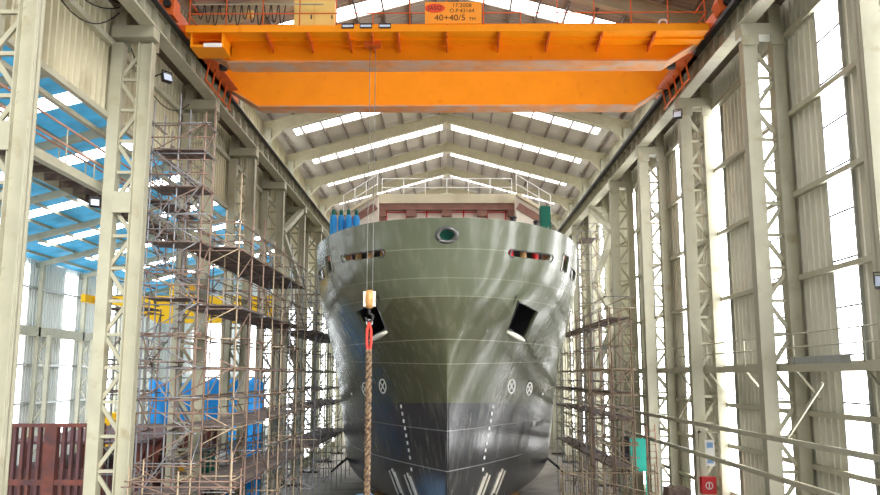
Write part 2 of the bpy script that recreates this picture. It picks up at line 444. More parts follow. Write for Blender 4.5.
# ------------------------------------------------------------------ crane runway beams
for s, side in ((1, 'right'), (-1, 'left')):
    t = thing('crane_runway_beam', 'long cream crane runway beam on top of the %s-hand columns' % side, 'beam', (0, 0, F), 'crane runway beams')
    def X(a): return s * a
    g = MB(); x0, x1 = sorted((X(9.82), X(10.32)))
    g.box(x0, x1, YF, YB, 11.66, 11.72); g.box(x0, x1, YF, YB, 12.42, 12.48); xm = (x0 + x1) / 2; g.box(xm - .02, xm + .02, YF, YB, 11.7, 12.45)
    g.build('beam', M['steel'], t)
    g = MB(); g.box(xm - .05, xm + .05, YF, YB, 12.48, 12.58); g.build('rail', M['dark'], t)
    sm = MB().box(x0 + .02, x1 - .02, -.02, .02, 11.72, 12.42).mesh('stiffener', M['steel'])
    y = 11.3
    while y < YB - 1:
        inst('stiffener', sm, t, Matrix.Translation((0, y, 0))); y += 1.25
    g = MB(); xa, xb = sorted((X(9.6), X(9.8))); g.box(xa, xb, YF, YB, 12.3, 12.34); g.box(xa, xa + .02, YF, YB, 12.3, 12.5)
    g.build('conductor_tray', M['dark'], t)
    g = MB(); xa, xb = sorted((X(10.45), X(11.3))); g.box(xa, xb, YF, YB, 12.38, 12.43); g.build('walkway_plate', M['purlin'], t)
    for zz in (.55, 1.1): pole('handrail', (X(10.5), YF, 12.4 + zz), (X(10.5), YB, 12.4 + zz), .025, 'steel', t)

# ------------------------------------------------------------------ overhead crane
cr = thing('overhead_crane', 'big orange double-girder overhead crane spanning the hall above the ship', 'crane', (0, 0, F))
def girder(y0, y1, zt=13.05):
    g = MB()
    web = [(-9.98, zt), (9.98, zt), (9.98, 12.66), (9.72, 12.6), (8.23, 11.66), (-8.23, 11.66), (-9.72, 12.6), (-9.98, 12.66)]
    g.prism(web, y0 + .08, y1 - .08)
    return g
girder(29.2, 30.2).build('girder', M['orange'], cr)
girder(34.3, 35.2, 13.35).build('girder', M['orange'], cr)
for y0, y1 in ((29.2, 30.2), (34.3, 35.2)):
    g = MB(); g.box(-8.25, 8.25, y0, y1, 11.6, 11.66)
    for s in (-1, 1): g.bar((s * 8.2, (y0 + y1) / 2, 11.63), (s * 9.75, (y0 + y1) / 2, 12.6), y1 - y0, .06, (0, 1, 0)) if False else g.add(
        [(s * 8.23, y0, 11.6), (s * 9.75, y0, 12.56), (s * 9.75, y1, 12.56), (s * 8.23, y1, 11.6), (s * 8.23, y0, 11.66), (s * 9.75, y0, 12.62), (s * 9.75, y1, 12.62), (s * 8.23, y1, 11.66)],
        [(0, 1, 2, 3), (4, 5, 6, 7), (0, 1, 5, 4), (1, 2, 6, 5), (2, 3, 7, 6), (3, 0, 4, 7)])
    g.build('bottom_flange', M['orange_f'], cr)
    zt = 13.05 if y0 < 32 else 13.35
    MB().box(-9.98, 9.98, y0, y1, zt, zt + .05).build('top_flange', M['orange'], cr)
    MB().box(-9.6, 9.6, (y0 + y1) / 2 - .04, (y0 + y1) / 2 + .04, zt + .05, zt + .15).build('crab_rail', M['dark'], cr)
# front walkway
MB().box(-9.4, 9.4, 27.9, 29.22, 12.24, 12.29).build('walkway_plate', M['orange'], cr)
wf = MB(); wf.box(-9.4, 9.4, 27.88, 27.93, 12.22, 12.47); wf.build('fascia', M['orange'], cr)
MB().box(-9.4, 9.4, 28.5, 28.56, 12.16, 12.24).build('walkway_stringer', M['orange'], cr)
bk = MB().prism([(27.95, 12.24), (29.2, 12.24), (29.2, 11.95), (27.95, 12.12)], -.03, .03, 'x').mesh('walkway_bracket', M['orange_d'])
for x in (-6.5, -5.0, -3.55, -2.7, -1.75, 0.0, 1.9, 3.7, 5.6, 7.5): inst('walkway_bracket', bk, cr, Matrix.Translation((x, 0, 0)))
for i in range(15):
    x = -9.3 + i * 18.6 / 14; pole('railing_post', (x, 27.95, 12.4), (x, 27.95, 13.5), .025, 'orange_d', cr)
for z in (12.95, 13.5): pole('handrail', (-9.35, 27.95, z), (9.35, 27.95, z), .025, 'orange_d', cr)
for x in (-9.35, 9.35): 
    for z in (12.95, 13.5): pole('handrail', (x, 27.95, z), (x, 29.3, z), .025, 'orange_d', cr)
# far walkway rails behind the rear girder
for i in range(10):
    x = -9 + i * 2; pole('railing_post', (x, 35.6, 13.0), (x, 35.6, 14.3), .02, 'steel', cr)
for z in (13.7, 14.3): pole('handrail', (-9.2, 35.6, z), (9.2, 35.6, z), .02, 'steel', cr)
MB().box(-9.4, 9.4, 35.2, 35.9, 12.95, 13.0).build('walkway_plate', M['orange_d'], cr)
# end carriages, buffers, wheels
for s in (-1, 1):
    x0, x1 = sorted((s * 9.86, s * 10.3))
    g = MB(); g.box(x0, x1, 27.6, 37.2, 12.72, 13.3); g.build('end_carriage', M['orange_d'], cr)
    g = MB(); a, b = sorted((s * 9.55, s * 10.0)); g.prism([(a, 12.55), (b, 12.45), (b + .02, 13.1), (a, 13.2), (a - .12, 12.9)], 26.95, 27.6); g.build('buffer_bracket', M['orange_d'], cr)
    g = MB(); g.tube([(s * 9.75, 26.8, 12.85), (s * 9.75, 26.97, 12.85)], .14, 12); g.build('buffer', M['black'], cr)
    for y in (28.3, 31.2, 33.6, 36.4):
        g = MB(); g.tube([(s * 10.07 - .1, y, 12.74), (s * 10.07 + .1, y, 12.74)], .16, 14); g.build('wheel', M['dark'], cr)
    g = MB(); g.box(*sorted((s * 9.1, s * 9.8)), 30.4, 34.2, 12.3, 12.36); g.build('access_platform', M['orange_d'], cr)
    g = MB()
    for k in range(5): g.bar((s * 9.4, 30.5 + k * .85, 11.4), (s * 9.4, 30.9 + k * .85, 12.3), .05, .05)
    g.bar((s * 9.4, 30.4, 11.4), (s * 9.4, 34.2, 11.4), .05, .05)
    g.build('collector_frame', M['orange_d'], cr)
    g = MB(); g.lathe([(.02, 0), (.16, .02), (.18, .2), (.1, .3), (.02, .3)], (s * 8.7, 30.4, 11.75), 14); g.build('drive_motor', M['dark'], cr)
# electrical box under the left end of the walkway
eb = MB().box(-9.25, -8.05, 28.0, 29.1, 11.72, 11.8)
eb.box(-9.25, -9.18, 28.0, 29.1, 11.8, 12.22); eb.box(-8.12, -8.05, 28.0, 29.1, 11.8, 12.22); eb.box(-9.25, -8.05, 28.95, 29.1, 11.8, 12.22)
ebo = eb.build('equipment_bay', M['orange'], cr)
MB().box(-8.75, -8.1, 27.95, 28.0, 11.7, 11.84).build('label_plate', M['white'], ebo)
# cabinet with two doors
cb = MB().box(-5.62, -4.12, 28.45, 28.95, 12.3, 13.75).build('control_cabinet', M['cabinet'], cr)
for x0, x1 in ((-5.6, -4.9), (-4.86, -4.14)):
    d = MB().box(x0, x1, 28.41, 28.45, 12.33, 13.72).build('cabinet_door', M['cabinet'], cb)
    MB().box(x1 - .09, x1 - .05, 28.38, 28.41, 12.95, 13.1).build('handle', M['dark'], d)
# flush lamps in the fascia
for x in (-3.55, -2.9, -2.22):
    l = MB().box(x - .22, x + .22, 27.84, 27.9, 12.34, 12.52).build('walkway_lamp', M['dark'], cr)
    MB().box(x - .19, x + .19, 27.83, 27.845, 12.38, 12.46).build('lamp_glass', M['lens'], l)
# festoon cables on the left of the walkway
for i in range(12):
    x = -9.1 + i * .27; dz = .55 + .12 * ((i * 7) % 3)
    g = MB(); g.tube([(x + .24 * u, 28.2 + .02 * (i % 2), 13.4 - 4 * dz * u * (1 - u)) for u in [k / 8 for k in range(9)]], .022, 5)
    g.build('festoon_cable', M['black'], cr)
pole('festoon_rail', (-9.3, 28.2, 13.42), (-4.5, 28.2, 13.42), .03, 'steel', cr)
for i in range(5):
    g = MB(); g.box(-8.9 + i * .7, -8.75 + i * .7, 28.35, 28.5, 12.3, 12.62); g.build('junction_box', M['dark'], cr)
g = MB(); g.box(-7.35, -7.1, 28.3, 28.45, 13.0, 13.25); g.build('junction_box', M['cabinet'], cr)
g = MB(); g.tube([(8.0 + .16 * math.cos(a * PI / 8), 28.7, 12.85 + .16 * math.sin(a * PI / 8)) for a in range(17)], .04, 6); g.build('bell_ring', M['white'], cr)
MB().box(6.9, 9.2, 28.6, 28.8, 12.5, 12.6).build('pipe_tray', M['galv'], cr)
# rating sign on the railing
sg = MB().box(-.78, 1.26, 27.84, 27.88, 12.5, 13.32).build('rating_sign', M['signo'], cr)
g = MB(); g.prism([(-.42 + .36 * math.cos(a * PI / 12), 13.08 + .17 * math.sin(a * PI / 12)) for a in range(24)], 27.825, 27.84)
g.build('logo_oval', M['logo'], sg)
def text(body, x, z, y, size, m, parent, name='lettering', rot=(PI / 2, 0, 0), sx=1, align='CENTER'):
    c = bpy.data.curves.new('tmp', 'FONT'); c.body = body; c.size = size; c.align_x = align; c.align_y = 'CENTER'; c.extrude = .003
    o = bpy.data.objects.new('tmp', c); COL.objects.link(o)
    bpy.context.view_layer.update()
    me = bpy.data.meshes.new_from_object(o.evaluated_get(bpy.context.evaluated_depsgraph_get()))
    COL.objects.unlink(o); bpy.data.objects.remove(o); bpy.data.curves.remove(c)
    me.name = name; me.materials.clear(); me.materials.append(m)
    r = bpy.data.objects.new(name, me); COL.objects.link(r); r.parent = parent; r.location = (x, y, z); r.rotation_euler = rot; r.scale = (sx, 1, 1)
    return r
text('JASO', -.42, 13.08, 27.82, .23, M['ink'], sg, sx=1.0)
text('17.2008', .55, 13.18, 27.835, .2, M['ink'], sg, sx=1.1)
text('O.P.43164', .55, 12.98, 27.835, .2, M['ink'], sg, sx=1.05)
text('40+40/5', .12, 12.71, 27.835, .32, M['ink'], sg, sx=1.05)
text('TM', .92, 12.66, 27.835, .18, M['ink'], sg)
# hoist: sheave under the walkway, two rope falls, hook block
HX, HY = -2.72, 28.72
g = MB(); g.box(HX - .3, HX + .3, HY - .16, HY + .16, 11.98, 12.2); g.build('hoist_sheave', M['orange_d'], cr)
for dx in (-.1, .1): pole('hoist_rope', (HX + dx, HY, 2.95), (HX + dx, HY, 12.1), .014, 'rope', cr)
hb = MB().lathe([(.04, -.33), (.15, -.28), (.19, -.1), (.19, .12), (.14, .3), (.05, .34)], (0, 0, 0), 12)
hbo = hb.build('hook_block', M['block'], cr, (HX, HY, 2.65), True)
MB().box(-.21, -.12, -.12, .12, -.25, .28).build('cheek_plate', M['offwhite'], hbo); MB().box(.12, .21, -.12, .12, -.25, .28).build('cheek_plate', M['offwhite'], hbo)
g = MB(); g.tube([(0, 0, -.3), (0, 0, -.5)] + [(.0 + .13 * math.sin(a), 0, -.63 + .13 * math.cos(a)) for a in [k * PI / 6 for k in range(0, 10)]], .045, 8); g.build('hook', M['dark'], hbo)
# twisted fall hanging from the hook
tf = thing('hanging_sling', 'long brown twisted sling hanging from the crane hook in front of the bow', 'sling', (HX, HY, F + 1.86))
g = MB()
for k in range(3):
    g.tube([(.065 * math.cos(2 * PI * k / 3 - u * 9.5), .065 * math.sin(2 * PI * k / 3 - u * 9.5), -.95 - u) for u in [j * .07 for j in range(100)]], .058, 6)
g.build('twisted_fall', M['chain'], tf, smooth=True)
for dx in (-.07, .07):
    g = MB(); g.tube([(0, 0, 0), (dx, 0, -.3), (dx * 1.1, 0, -.7), (dx * .6, 0, -1.0)], .05, 6); g.build('sling_leg', M['redsling'], tf)
g = MB(); g.tube([(.1 * math.sin(a * PI / 6), 0, -.02 + .1 * math.cos(a * PI / 6)) for a in range(13)], .03, 6); g.build('shackle', M['galv'], tf)

# ------------------------------------------------------------------ ship hull
ZK = [-5.9, -3.5, -1, 1, 3, 4.4, 5.92]
HY0 = [34.3, 33.4, 32.7, 32.0, 31.3, 30.9, 30.5]
HL = [24, 22, 20, 18, 14.5, 12.5, 12]
HE = [1, 1, .95, .75, .52, .45, .435]
BEAM = 6.52
def interp(z, T):
    if z <= ZK[0]: return T[0]
    if z >= ZK[-1]: return T[-1]
    n = len(ZK)
    for i in range(n - 1):
        if z <= ZK[i + 1]:
            h = ZK[i + 1] - ZK[i]; u = (z - ZK[i]) / h
            def m(k):
                a = max(k - 1, 0); b = min(k + 1, n - 1); return (T[b] - T[a]) / (ZK[b] - ZK[a])
            return (2 * u**3 - 3 * u * u + 1) * T[i] + (u**3 - 2 * u * u + u) * h * m(i) + (-2 * u**3 + 3 * u * u) * T[i + 1] + (u**3 - u * u) * h * m(i + 1)
def breadth(z):
    r = 1.1; B = BEAM
    if z < -5.9 + r: B = B - r + math.sqrt(max(0, r * r - (r - (z + 5.9)) ** 2))
    return B
def half(y, z):
    u = (y - interp(z, HY0)) / interp(z, HL)
    if u <= 0: return 0
    B = breadth(z)
    if u >= 1: return B
    return B * (1 - (1 - u) ** 2) ** interp(z, HE)
def solve_y(x, z):
    a = interp(z, HY0); b = a + interp(z, HL)
    for _ in range(50):
        m = (a + b) / 2
        if half(m, z) < abs(x): a = m
        else: b = m
    return (a + b) / 2
def hpt(x, z, off=0.0):
    y = solve_y(x, z); e = .05; sx = 1 if x >= 0 else -1; ax = max(abs(x), .06)
    y = solve_y(ax, z)
    dy = (solve_y(ax + e, z) - solve_y(ax - e, z)) / (2 * e); dz = (solve_y(ax, z + e) - solve_y(ax, z - e)) / (2 * e)
    n = Vector((sx * dy, -1, dz)).normalized()
    return Vector((sx * ax if x else 0, y, z)) + n * off, n

ship = thing('ship', 'large olive green and dark grey ship hull, bow towards the camera, under construction', 'ship', (0, 0, F))
NZ, NU = 56, 44
zs = [-5.9 + .0] + [-5.9 + 11.82 * (i / NZ) for i in range(1, NZ + 1)]
zs = sorted(set([-5.9, -5.85, -5.75, -5.55, -5.3, -5.05] + zs))
vs = []; fs = []; row = 2 * NU + 1 + 2
for z in zs:
    y0, l = interp(z, HY0), interp(z, HL)
    pts = [(breadth(z), 80)]
    for k in range(NU, -1, -1):
        u = (k / NU) ** 2
        pts.append((half(y0 + u * l, z) if k else 0, y0 + u * l))
    full = [(-x, y) for x, y in pts[:-1]] + [pts[-1]] + [(x, y) for x, y in reversed(pts[:-1])]
    vs += [(x, y, z) for x, y in full]
row = len(full)
for i in range(len(zs) - 1):
    for k in range(row - 1): fs.append((i * row + k, i * row + k + 1, (i + 1) * row + k + 1, (i + 1) * row + k))
g = MB(); g.v = vs; g.f = fs
hull_tmp = g.build('hull', M['hull'], smooth=True)
sol = hull_tmp.modifiers.new('s', 'SOLIDIFY'); sol.thickness = .1; sol.offset = -1 
def rect_cutter(cx, cz, poly, depth=.5):
    """cutter prism through the shell, polygon in (across, up) metres in the local tangent plane"""
    p, n = hpt(cx, cz)
    r = Vector((0, 0, 1)).cross(n).normalized(); u = n.cross(r).normalized()
    vs = [p + r * a + u * b + n * d for d in (depth, -depth) for a, b in poly]; k = len(poly)
    return vs, [tuple(range(k)), tuple(range(k, 2 * k))[::-1]] + [(i, i + k, (i + 1) % k + k, (i + 1) % k) for i in range(k)], (p, n, r, u)
def rounded(w, h, r, n=4):
    out = []
    for cx, cy, a0 in ((w / 2 - r, h / 2 - r, 0), (-w / 2 + r, h / 2 - r, PI / 2), (-w / 2 + r, -h / 2 + r, PI), (w / 2 - r, -h / 2 + r, 1.5 * PI)):
        for k in range(n + 1):
            a = a0 + k * PI / 2 / n; out.append((cx + r * math.cos(a), cy + r * math.sin(a)))
    return out
cut = MB(); OPEN = []
def opening(kind, x, z, poly, depth=.6):
    v, f, fr = rect_cutter(x, z, poly, depth); cut.add(v, f); OPEN.append((kind, poly, fr))
ell = [(.27 * math.cos(a * PI / 10), .2 * math.sin(a * PI / 10)) for a in range(20)]
opening('hawse', 0.0, 5.28, ell)
def slot_poly(s):
    base = rounded(2.7, .28, .13)
    return [(a, b - s * .03 * a) for a, b in base]
for s in (-1, 1):
    opening('slot', s * 3.42, 4.74, slot_poly(-s))
    opening('panel', s * 5.08, 4.78, rounded(.95, .72, .04, 1))
    opening('side_slot', s * 5.72, 4.55, rounded(1.5, .45, .2), .5)
    p, n = hpt(s * 3.1, 2.35); r = Vector((0, 0, 1)).cross(n).normalized(); u = n.cross(r).normalized()
    base = []
    for x, z in ((2.83, 3.0), (3.8, 2.7), (3.32, 1.62), (2.5, 1.9)):
        d = hpt(s * x, z)[0] - p; base.append((d.dot(r), d.dot(u)))
    opening('anchor', s * 3.1, 2.35, base[:: 1 if s > 0 else -1], .8)
co = cut.build('cutter', None)
bo = hull_tmp.modifiers.new('b', 'BOOLEAN'); bo.operation = 'DIFFERENCE'; bo.object = co; bo.solver = 'EXACT'
bpy.context.view_layer.update()
dg = bpy.context.evaluated_depsgraph_get()
hm = bpy.data.meshes.new_from_object(hull_tmp.evaluated_get(dg)); hm.name = 'hull'
bpy.data.objects.remove(hull_tmp); bpy.data.objects.remove(co)
hm.materials.clear(); hm.materials.append(M['hull'])
for p in hm.polygons: p.use_smooth = True
try: hm.set_sharp_from_angle(angle=math.radians(32))
except Exception: pass
# object coordinates used by the paint are world-like: give the hull its own mesh in world heights
hm.transform(Matrix.Translation((0, 0, F)))
hull = bpy.data.objects.new('hull', hm); COL.objects.link(hull); hull.parent = ship; hull.location = (0, 0, -F)
# rims round the openings
for kind, poly, (p, n, r, u) in OPEN:
    w, lift, nm, mm, sc = {'hawse': (.09, .05, 'hawse_rim', M['hull'], 1.22), 'slot': (.03, .0, 'slot_rim', M['hull'], 1.04), 'panel': (.022, .0, 'port_frame', M['hull'], 1.0),
                 'side_slot': (.03, 0, 'slot_rim', M['hull'], 1.02), 'anchor': (.035, .0, 'pocket_rim', M['hull'], 1.0)}[kind]
    ring = [p + r * a * sc + u * b * sc + n * lift for a, b in poly]; ring = [hpt(q.x, q.z, lift)[0] if abs(q.x) > .8 else q for q in ring]; ring.append(ring[0])
    if kind in ('hawse',):
        ro = [p + r * a * 1.75 + u * b * 1.75 - n * .02 for a, b in poly]; rm = [p + r * a * 1.45 + u * b * 1.45 + n * .09 for a, b in poly]
        ri = [p + r * a * 1.1 + u * b * 1.1 + n * .06 for a, b in poly]; rb = [p + r * a * 1.0 + u * b * 1.0 - n * .15 for a, b in poly]
        k = len(poly); g = MB(); g.add(ro + rm + ri + rb, [(j * k + i, j * k + (i + 1) % k, (j + 1) * k + (i + 1) % k, (j + 1) * k + i) for j in range(3) for i in range(k)])
        hr = g.build('hawse_rim', M['hull'], ship, smooth=True)
        g = MB(); g.add([p + r * a * 1.3 + u * b * 1.3 - n * .5 for a, b in poly], [tuple(range(k))]); 
        g = MB(); a0 = [p + r * a * 1.5 + u * b * 1.5 - n * .5 for a, b in poly]; a1 = [q - n * .05 for q in a0]
        g.add(a0 + a1, [tuple(range(k)), tuple(range(k, 2 * k))] + [(i, (i + 1) % k, (i + 1) % k + k, i + k) for i in range(k)]); g.build('hawse_backing', M['green'], ship)
    else:
        g = MB(); g.tube(ring, w, 6, cap=False); g.build(nm, mm, ship, smooth=True)
    if kind == 'anchor':      # dark pocket behind
        k = len(poly); a0 = [p + r * a * 1.25 + u * b * 1.25 - n * .06 for a, b in poly]; a1 = [p + r * a * 1.1 + u * b * 1.1 - n * 1.3 for a, b in poly]
        g = MB(); g.add(a0 + a1, [tuple(range(k, 2 * k))] + [(i, (i + 1) % k, (i + 1) % k + k, i + k) for i in range(k)]); g.build('anchor_pocket', M['dark'], ship)
        # curved chafing lip along the lower edge
        s = 1 if p.x > 0 else -1
        A = hpt(s * 2.5, 1.88)[0]; B = hpt(s * 3.32, 1.6)[0]
        pts = [A + (B - A) * t for t in [0, .25, .5, .75, 1.0]]
        g = MB(); g.tube([q - u * .1 + n * .04 for q in pts], [.06, .1, .12, .1, .06], 10); g.build('chafing_lip', M['clad'], ship, smooth=True)
    if kind in ('slot', 'side_slot'):
        d = .85 if kind == 'slot' else .4
        a0 = [p + r * a * 1.3 + u * (b * 2.2) - n * d for a, b in poly]; k = len(poly); a1 = [q - n * .05 for q in a0]
        g = MB(); g.add(a0 + a1, [tuple(range(k)), tuple(range(k, 2 * k))] + [(i, (i + 1) % k, (i + 1) % k + k, i + k) for i in range(k)]); g.build('slot_shade_plate', M['dark'], ship)  # dark plate added in place of the shade inside the slot
    if kind == 'panel':
        g = MB(); 
        a = -.12 if p.x > 0 else .12
        g.tube([p + r * a - u * .36 - n * .12, p + r * a + u * .36 - n * .12], .075, 8)
        g.build('port_roller', M['offwhite'], ship)
        a0 = [p + r * a * 1.2 + u * b * 1.2 - n * .35 for a, b in poly]; k = len(poly); a1 = [q - n * .05 for q in a0]
        g = MB(); g.add(a0 + a1, [tuple(range(k)), tuple(range(k, 2 * k))] + [(i, (i + 1) % k, (i + 1) % k + k, i + k) for i in range(k)]); g.build('port_backing', M['dark'], ship)
# deck behind the bulwark
poly = []
for k in range(0, 30):
    u = (k / 29) ** 2; y = HY0[-1] + .3 + u * 12; poly.append((max(half(y - .25, 3.9) - .25, 0), y))
g = MB(); n = len(poly)
vv = [(x, y, 3.9) for x, y in poly] + [(BEAM - .12, 78, 3.9)]; vl = [(-x, y, z) for x, y, z in vv]
g.add(vv + vl, [(i, i + 1, i + 1 + n + 1, i + n + 1) for i in range(n)]); g.build('deck', M['brown'], ship)
# conform marks to the hull
def patch(mb, x0z, off=.012, t=None):
    mb.add([hpt(x, z, off)[0] for x, z in x0z], [tuple(range(len(x0z)))])
for s in (-1, 1):
    for k in range(9):
        g = MB(); z = -1.3 - k * .31; x = s * (1.97 - k * .055)
        if k == 8: z -= .2
        patch(g, [(x - .038, z - .075), (x + .038, z - .075), (x + .038 + s * .012, z + .075), (x - .038 + s * .012, z + .075)])
        g.build('draft_mark', M['white'], ship, fix=False)
    for (cx, cz, rx, rz) in ((2.86, -.45, .2, .34), (3.88, -.6, .19, .32)):
        g = MB(); n = 20
        ring = [(s * (cx + rx * math.cos(2 * PI * k / n)), cz + rz * math.sin(2 * PI * k / n)) for k in range(n)]
        inn = [(s * (cx + rx * .72 * math.cos(2 * PI * k / n)), cz + rz * .78 * math.sin(2 * PI * k / n)) for k in range(n)]
        for k in range(n): patch(g, [ring[k], ring[(k + 1) % n], inn[(k + 1) % n], inn[k]])
        for sg_ in (-1, 1):
            a = Vector((cx - rx * .6, cz - sg_ * rz * .6)); b = Vector((cx + rx * .6, cz + sg_ * rz * .6)); d = (b - a).normalized(); q = Vector((-d.y, d.x)) * .025
            patch(g, [(s * (a + q).x, (a + q).y), (s * (b + q).x, (b + q).y), (s * (b - q).x, (b - q).y), (s * (a - q).x, (a - q).y)], .014)
        g.build('thruster_mark', M['white'], ship, fix=False)
    g = MB(); patch(g, [(s * 4.8, -.95), (s * 4.9, -.95), (s * 4.9, -.85), (s * 4.8, -.85)]); g.build('small_mark', M['white'], ship, fix=False)
    # sacrificial anode strips near the forefoot
    for (xa, za, xb, zb) in ((1.72, -4.3, 1.3, -5.3), (2.5, -4.3, 2.05, -5.3)):
        for w in (-.13, .0, .13):
            g = MB(); ps = [hpt(s * (xa + (xb - xa) * t + w), za + (zb - za) * t + (.12 if w == 0 else 0), .03)[0] for t in [0, .2, .4, .6, .8, 1]]
            g.tube(ps, .045, 6); g.build('anode_strip', M['offwhite'] if s > 0 else M['galv'], ship)
    # bilge keel
    g = MB(); g.bar((s * (BEAM - .25), 47, -5.1), (s * (BEAM - .25), 72, -5.1), .6, .08, (s * .7, 0, .7)) ; g.build('bilge_keel', M['black'], ship)
# faint dark hull lettering block, right bow
g = MB()
for i, x in enumerate((4.15, 4.5, 4.64, 4.78, 4.92)):
    patch(g, [(x, -2.52), (x + .05, -2.52), (x + .09, -2.3), (x + .04, -2.3)]); patch(g, [(x + .04, -2.34), (x + .11, -2.34), (x + .11, -2.3), (x + .04, -2.3)])
g.build('hull_lettering', M['ink'], ship, fix=False)
# deckhouse behind the bow
dk = MB().box(-4.0, 4.0, 48, 62, 3.9, 10.1).build('deckhouse', M['offwhite'], ship)
MB().box(-4.2, 4.2, 47.5, 62, 10.1, 10.65).build('deckhouse_roof', M['clad_l'], ship)
MB().box(-4.1, 4.1, 47.6, 47.98, 9.72, 10.1).build('brown_header', M['brown'], ship)
for x in (-3.9, -2.1, 0, 2.1, 3.9):
    g = MB(); g.box(x - .16, x + .16, 47.75, 47.98, 7, 9.9); g.box(x - .3, x + .3, 47.65, 47.98, 9.35, 9.75); g.build('bracket_post', M['brown'], ship)
for x in (-3.6, -2.4, -1.2, 1.0, 2.4, 3.5):
    g = MB(); g.box(x - .035, x + .035, 47.9, 47.97, 6, 9.72); g.build('red_pipe', M['red'], ship)
MB().box(-3.9, 3.9, 47.9, 47.96, 9.6, 9.66).build('red_pipe', M['red'], ship)
for s in (-1, 1):
    g = MB(); g.prism([(s * 4.0, 4), (s * 4.0, 10.3), (s * 5.9, 9.1), (s * 6.0, 4)], 46.5, 47.6); g.build('wing_panel', M['offwhite'], ship)
    g = MB(); g.bar((s * 4.1, 46.45, 9.7), (s * 5.85, 46.45, 8.6), .08, .4); g.build('brown_band', M['brown'], ship)
    g = MB(); g.bar((s * 4.0, 46.3, 10.35), (s * 6.0, 46.3, 9.1), .5, .16); g.build('wing_coaming', M['clad_l'], ship)
for s in (-1, 1):
    for i in range(4):
        x = 4.0 + i * .65; z = 10.4 - (x - 4) * .62
        pole('railing_post', (s * x, 46.2, z), (s * x, 46.2, z + 1.1), .025, 'white', ship)
    for h in (.55, 1.1): pole('handrail', (s * 4.0, 46.2, 10.4 + h), (s * 5.95, 46.2, 9.19 + h), .025, 'white', ship)
for i in range(7): x = -3.9 + i * 1.3; pole('railing_post', (x, 48.2, 10.65), (x, 48.2, 11.75), .025, 'white', ship)
for h in (.55, 1.1): pole('handrail', (-3.9, 48.2, 10.65 + h), (3.9, 48.2, 10.65 + h), .025, 'white', ship)
# red and brown winch drums seen through the mooring slots
for s in (-1, 1):
    for i in range(4):
        x = s * (2.5 + i * .55); y = solve_y(x, 4.74) + .4
        g = MB(); g.lathe([(.16, 0), (.16, .15), (.13, .2), (.13, .5), (.2, .55)], (x, y + .1, 4.42), 10); g.build('mooring_bollard', M['red'] if (i % 2 == 0 and s > 0) else M['wood'], ship, smooth=True)
for x, z in ((-.45, 0), (.42, 0)): pass
# small fittings on the bulwark rail
for x in (2.6, 3.6):
    y = solve_y(x, 5.9); g = MB(); g.lathe([(.16, 0), (.1, .08), (.1, .22), (.15, .28), (.06, .34)], (x, y + .3, 5.85), 10); g.build('rail_fairlead', M['dark'], ship)

# gas cylinders on deck, left
gb0 = None
for i, x in enumerate((-6.0, -5.6, -5.2, -4.8)):
    lab = 'blue gas cylinder with dark cap behind the left bulwark, %s from the left of four' % ORD[i]
    if gb0 is None:
        gb0 = thing('gas_cylinder', lab, 'gas cylinder', (x, 42.6, F + 6.3), 'gas cylinders on the foredeck')
        MB().lathe([(.17, 0), (.19, .05), (.19, 1.85), (.15, 2.05), (.08, 2.15)], n=14).build('body', M['bluebot'], gb0, smooth=True)
        MB().lathe([(.1, 2.1), (.1, 2.38), (.05, 2.42)], n=10).build('valve_cap', M['green'], gb0)
    else: copy_thing(gb0, (x, 42.6 + .1 * (i % 2), F + 6.3), lab)
for s in (-1, 1): MB().box(*sorted((s * 4.6, s * 6.25)), 40.9, 43.4, 3.9, 6.29).build('raised_platform', M['brown'], ship)
t = thing('deck_locker', 'tall dark green locker standing behind the right bulwark of the ship', 'locker', (5.05, 41.5, F + 6.3))
MB().box(-.27, .27, -.25, .25, 0, 2.3).build('body', M['green'], t); MB().box(-.23, .23, -.28, -.25, .15, 2.2).build('door', M['green'], t)
MB().box(.12, .16, -.31, -.28, 1.0, 1.25).build('handle', M['galv'], t)

# keel blocks and sheeting beneath the hull
kb = None
for i in range(12):
    for x in (-3.2, 0, 3.2):
        y = 37 + i * 3.2
        if abs(x) > 1 and i < 2: continue
        if kb is None:
            kb = thing('keel_block', 'timber-topped concrete keel block under the ship', 'block', (x, y, 0), 'keel blocks under the ship')
            MB().box(-.5, .5, -.4, .4, 0, .95).build('block', M['concrete'], kb); MB().box(-.5, .5, -.35, .35, .95, 1.29).build('timber_pad', M['wood'], kb)
        else: copy_thing(kb, (x, y, 0), kb['label'])
def sheet(name, label, cat, key, cx, cy, w, d, h):
    g = MB(); n = 12; rnd = random.Random(int(cx * 10 + cy)); vs = []
    for j in range(n + 1):
        for i in range(n + 1):
            a, b = i / n * 2 - 1, j / n * 2 - 1
            z = h * (1 - max(abs(a), abs(b)) ** 4) * (.8 + .25 * rnd.random()) + .01
            vs.append((a * w / 2, b * d / 2, z))
    g.add(vs, [(j * (n + 1) + i, j * (n + 1) + i + 1, (j + 1) * (n + 1) + i + 1, (j + 1) * (n + 1) + i) for j in range(n) for i in range(n)])
    o = g.build(name, M[key], loc=(cx, cy, 0), smooth=True); tag(o, label, cat); return o
sheet('covered_stack', 'pale blue sheet over a stack beneath the left side of the bow', 'tarpaulin', 'ctarp', -3.6, 37.6, 2.4, 2.6, 2.0)

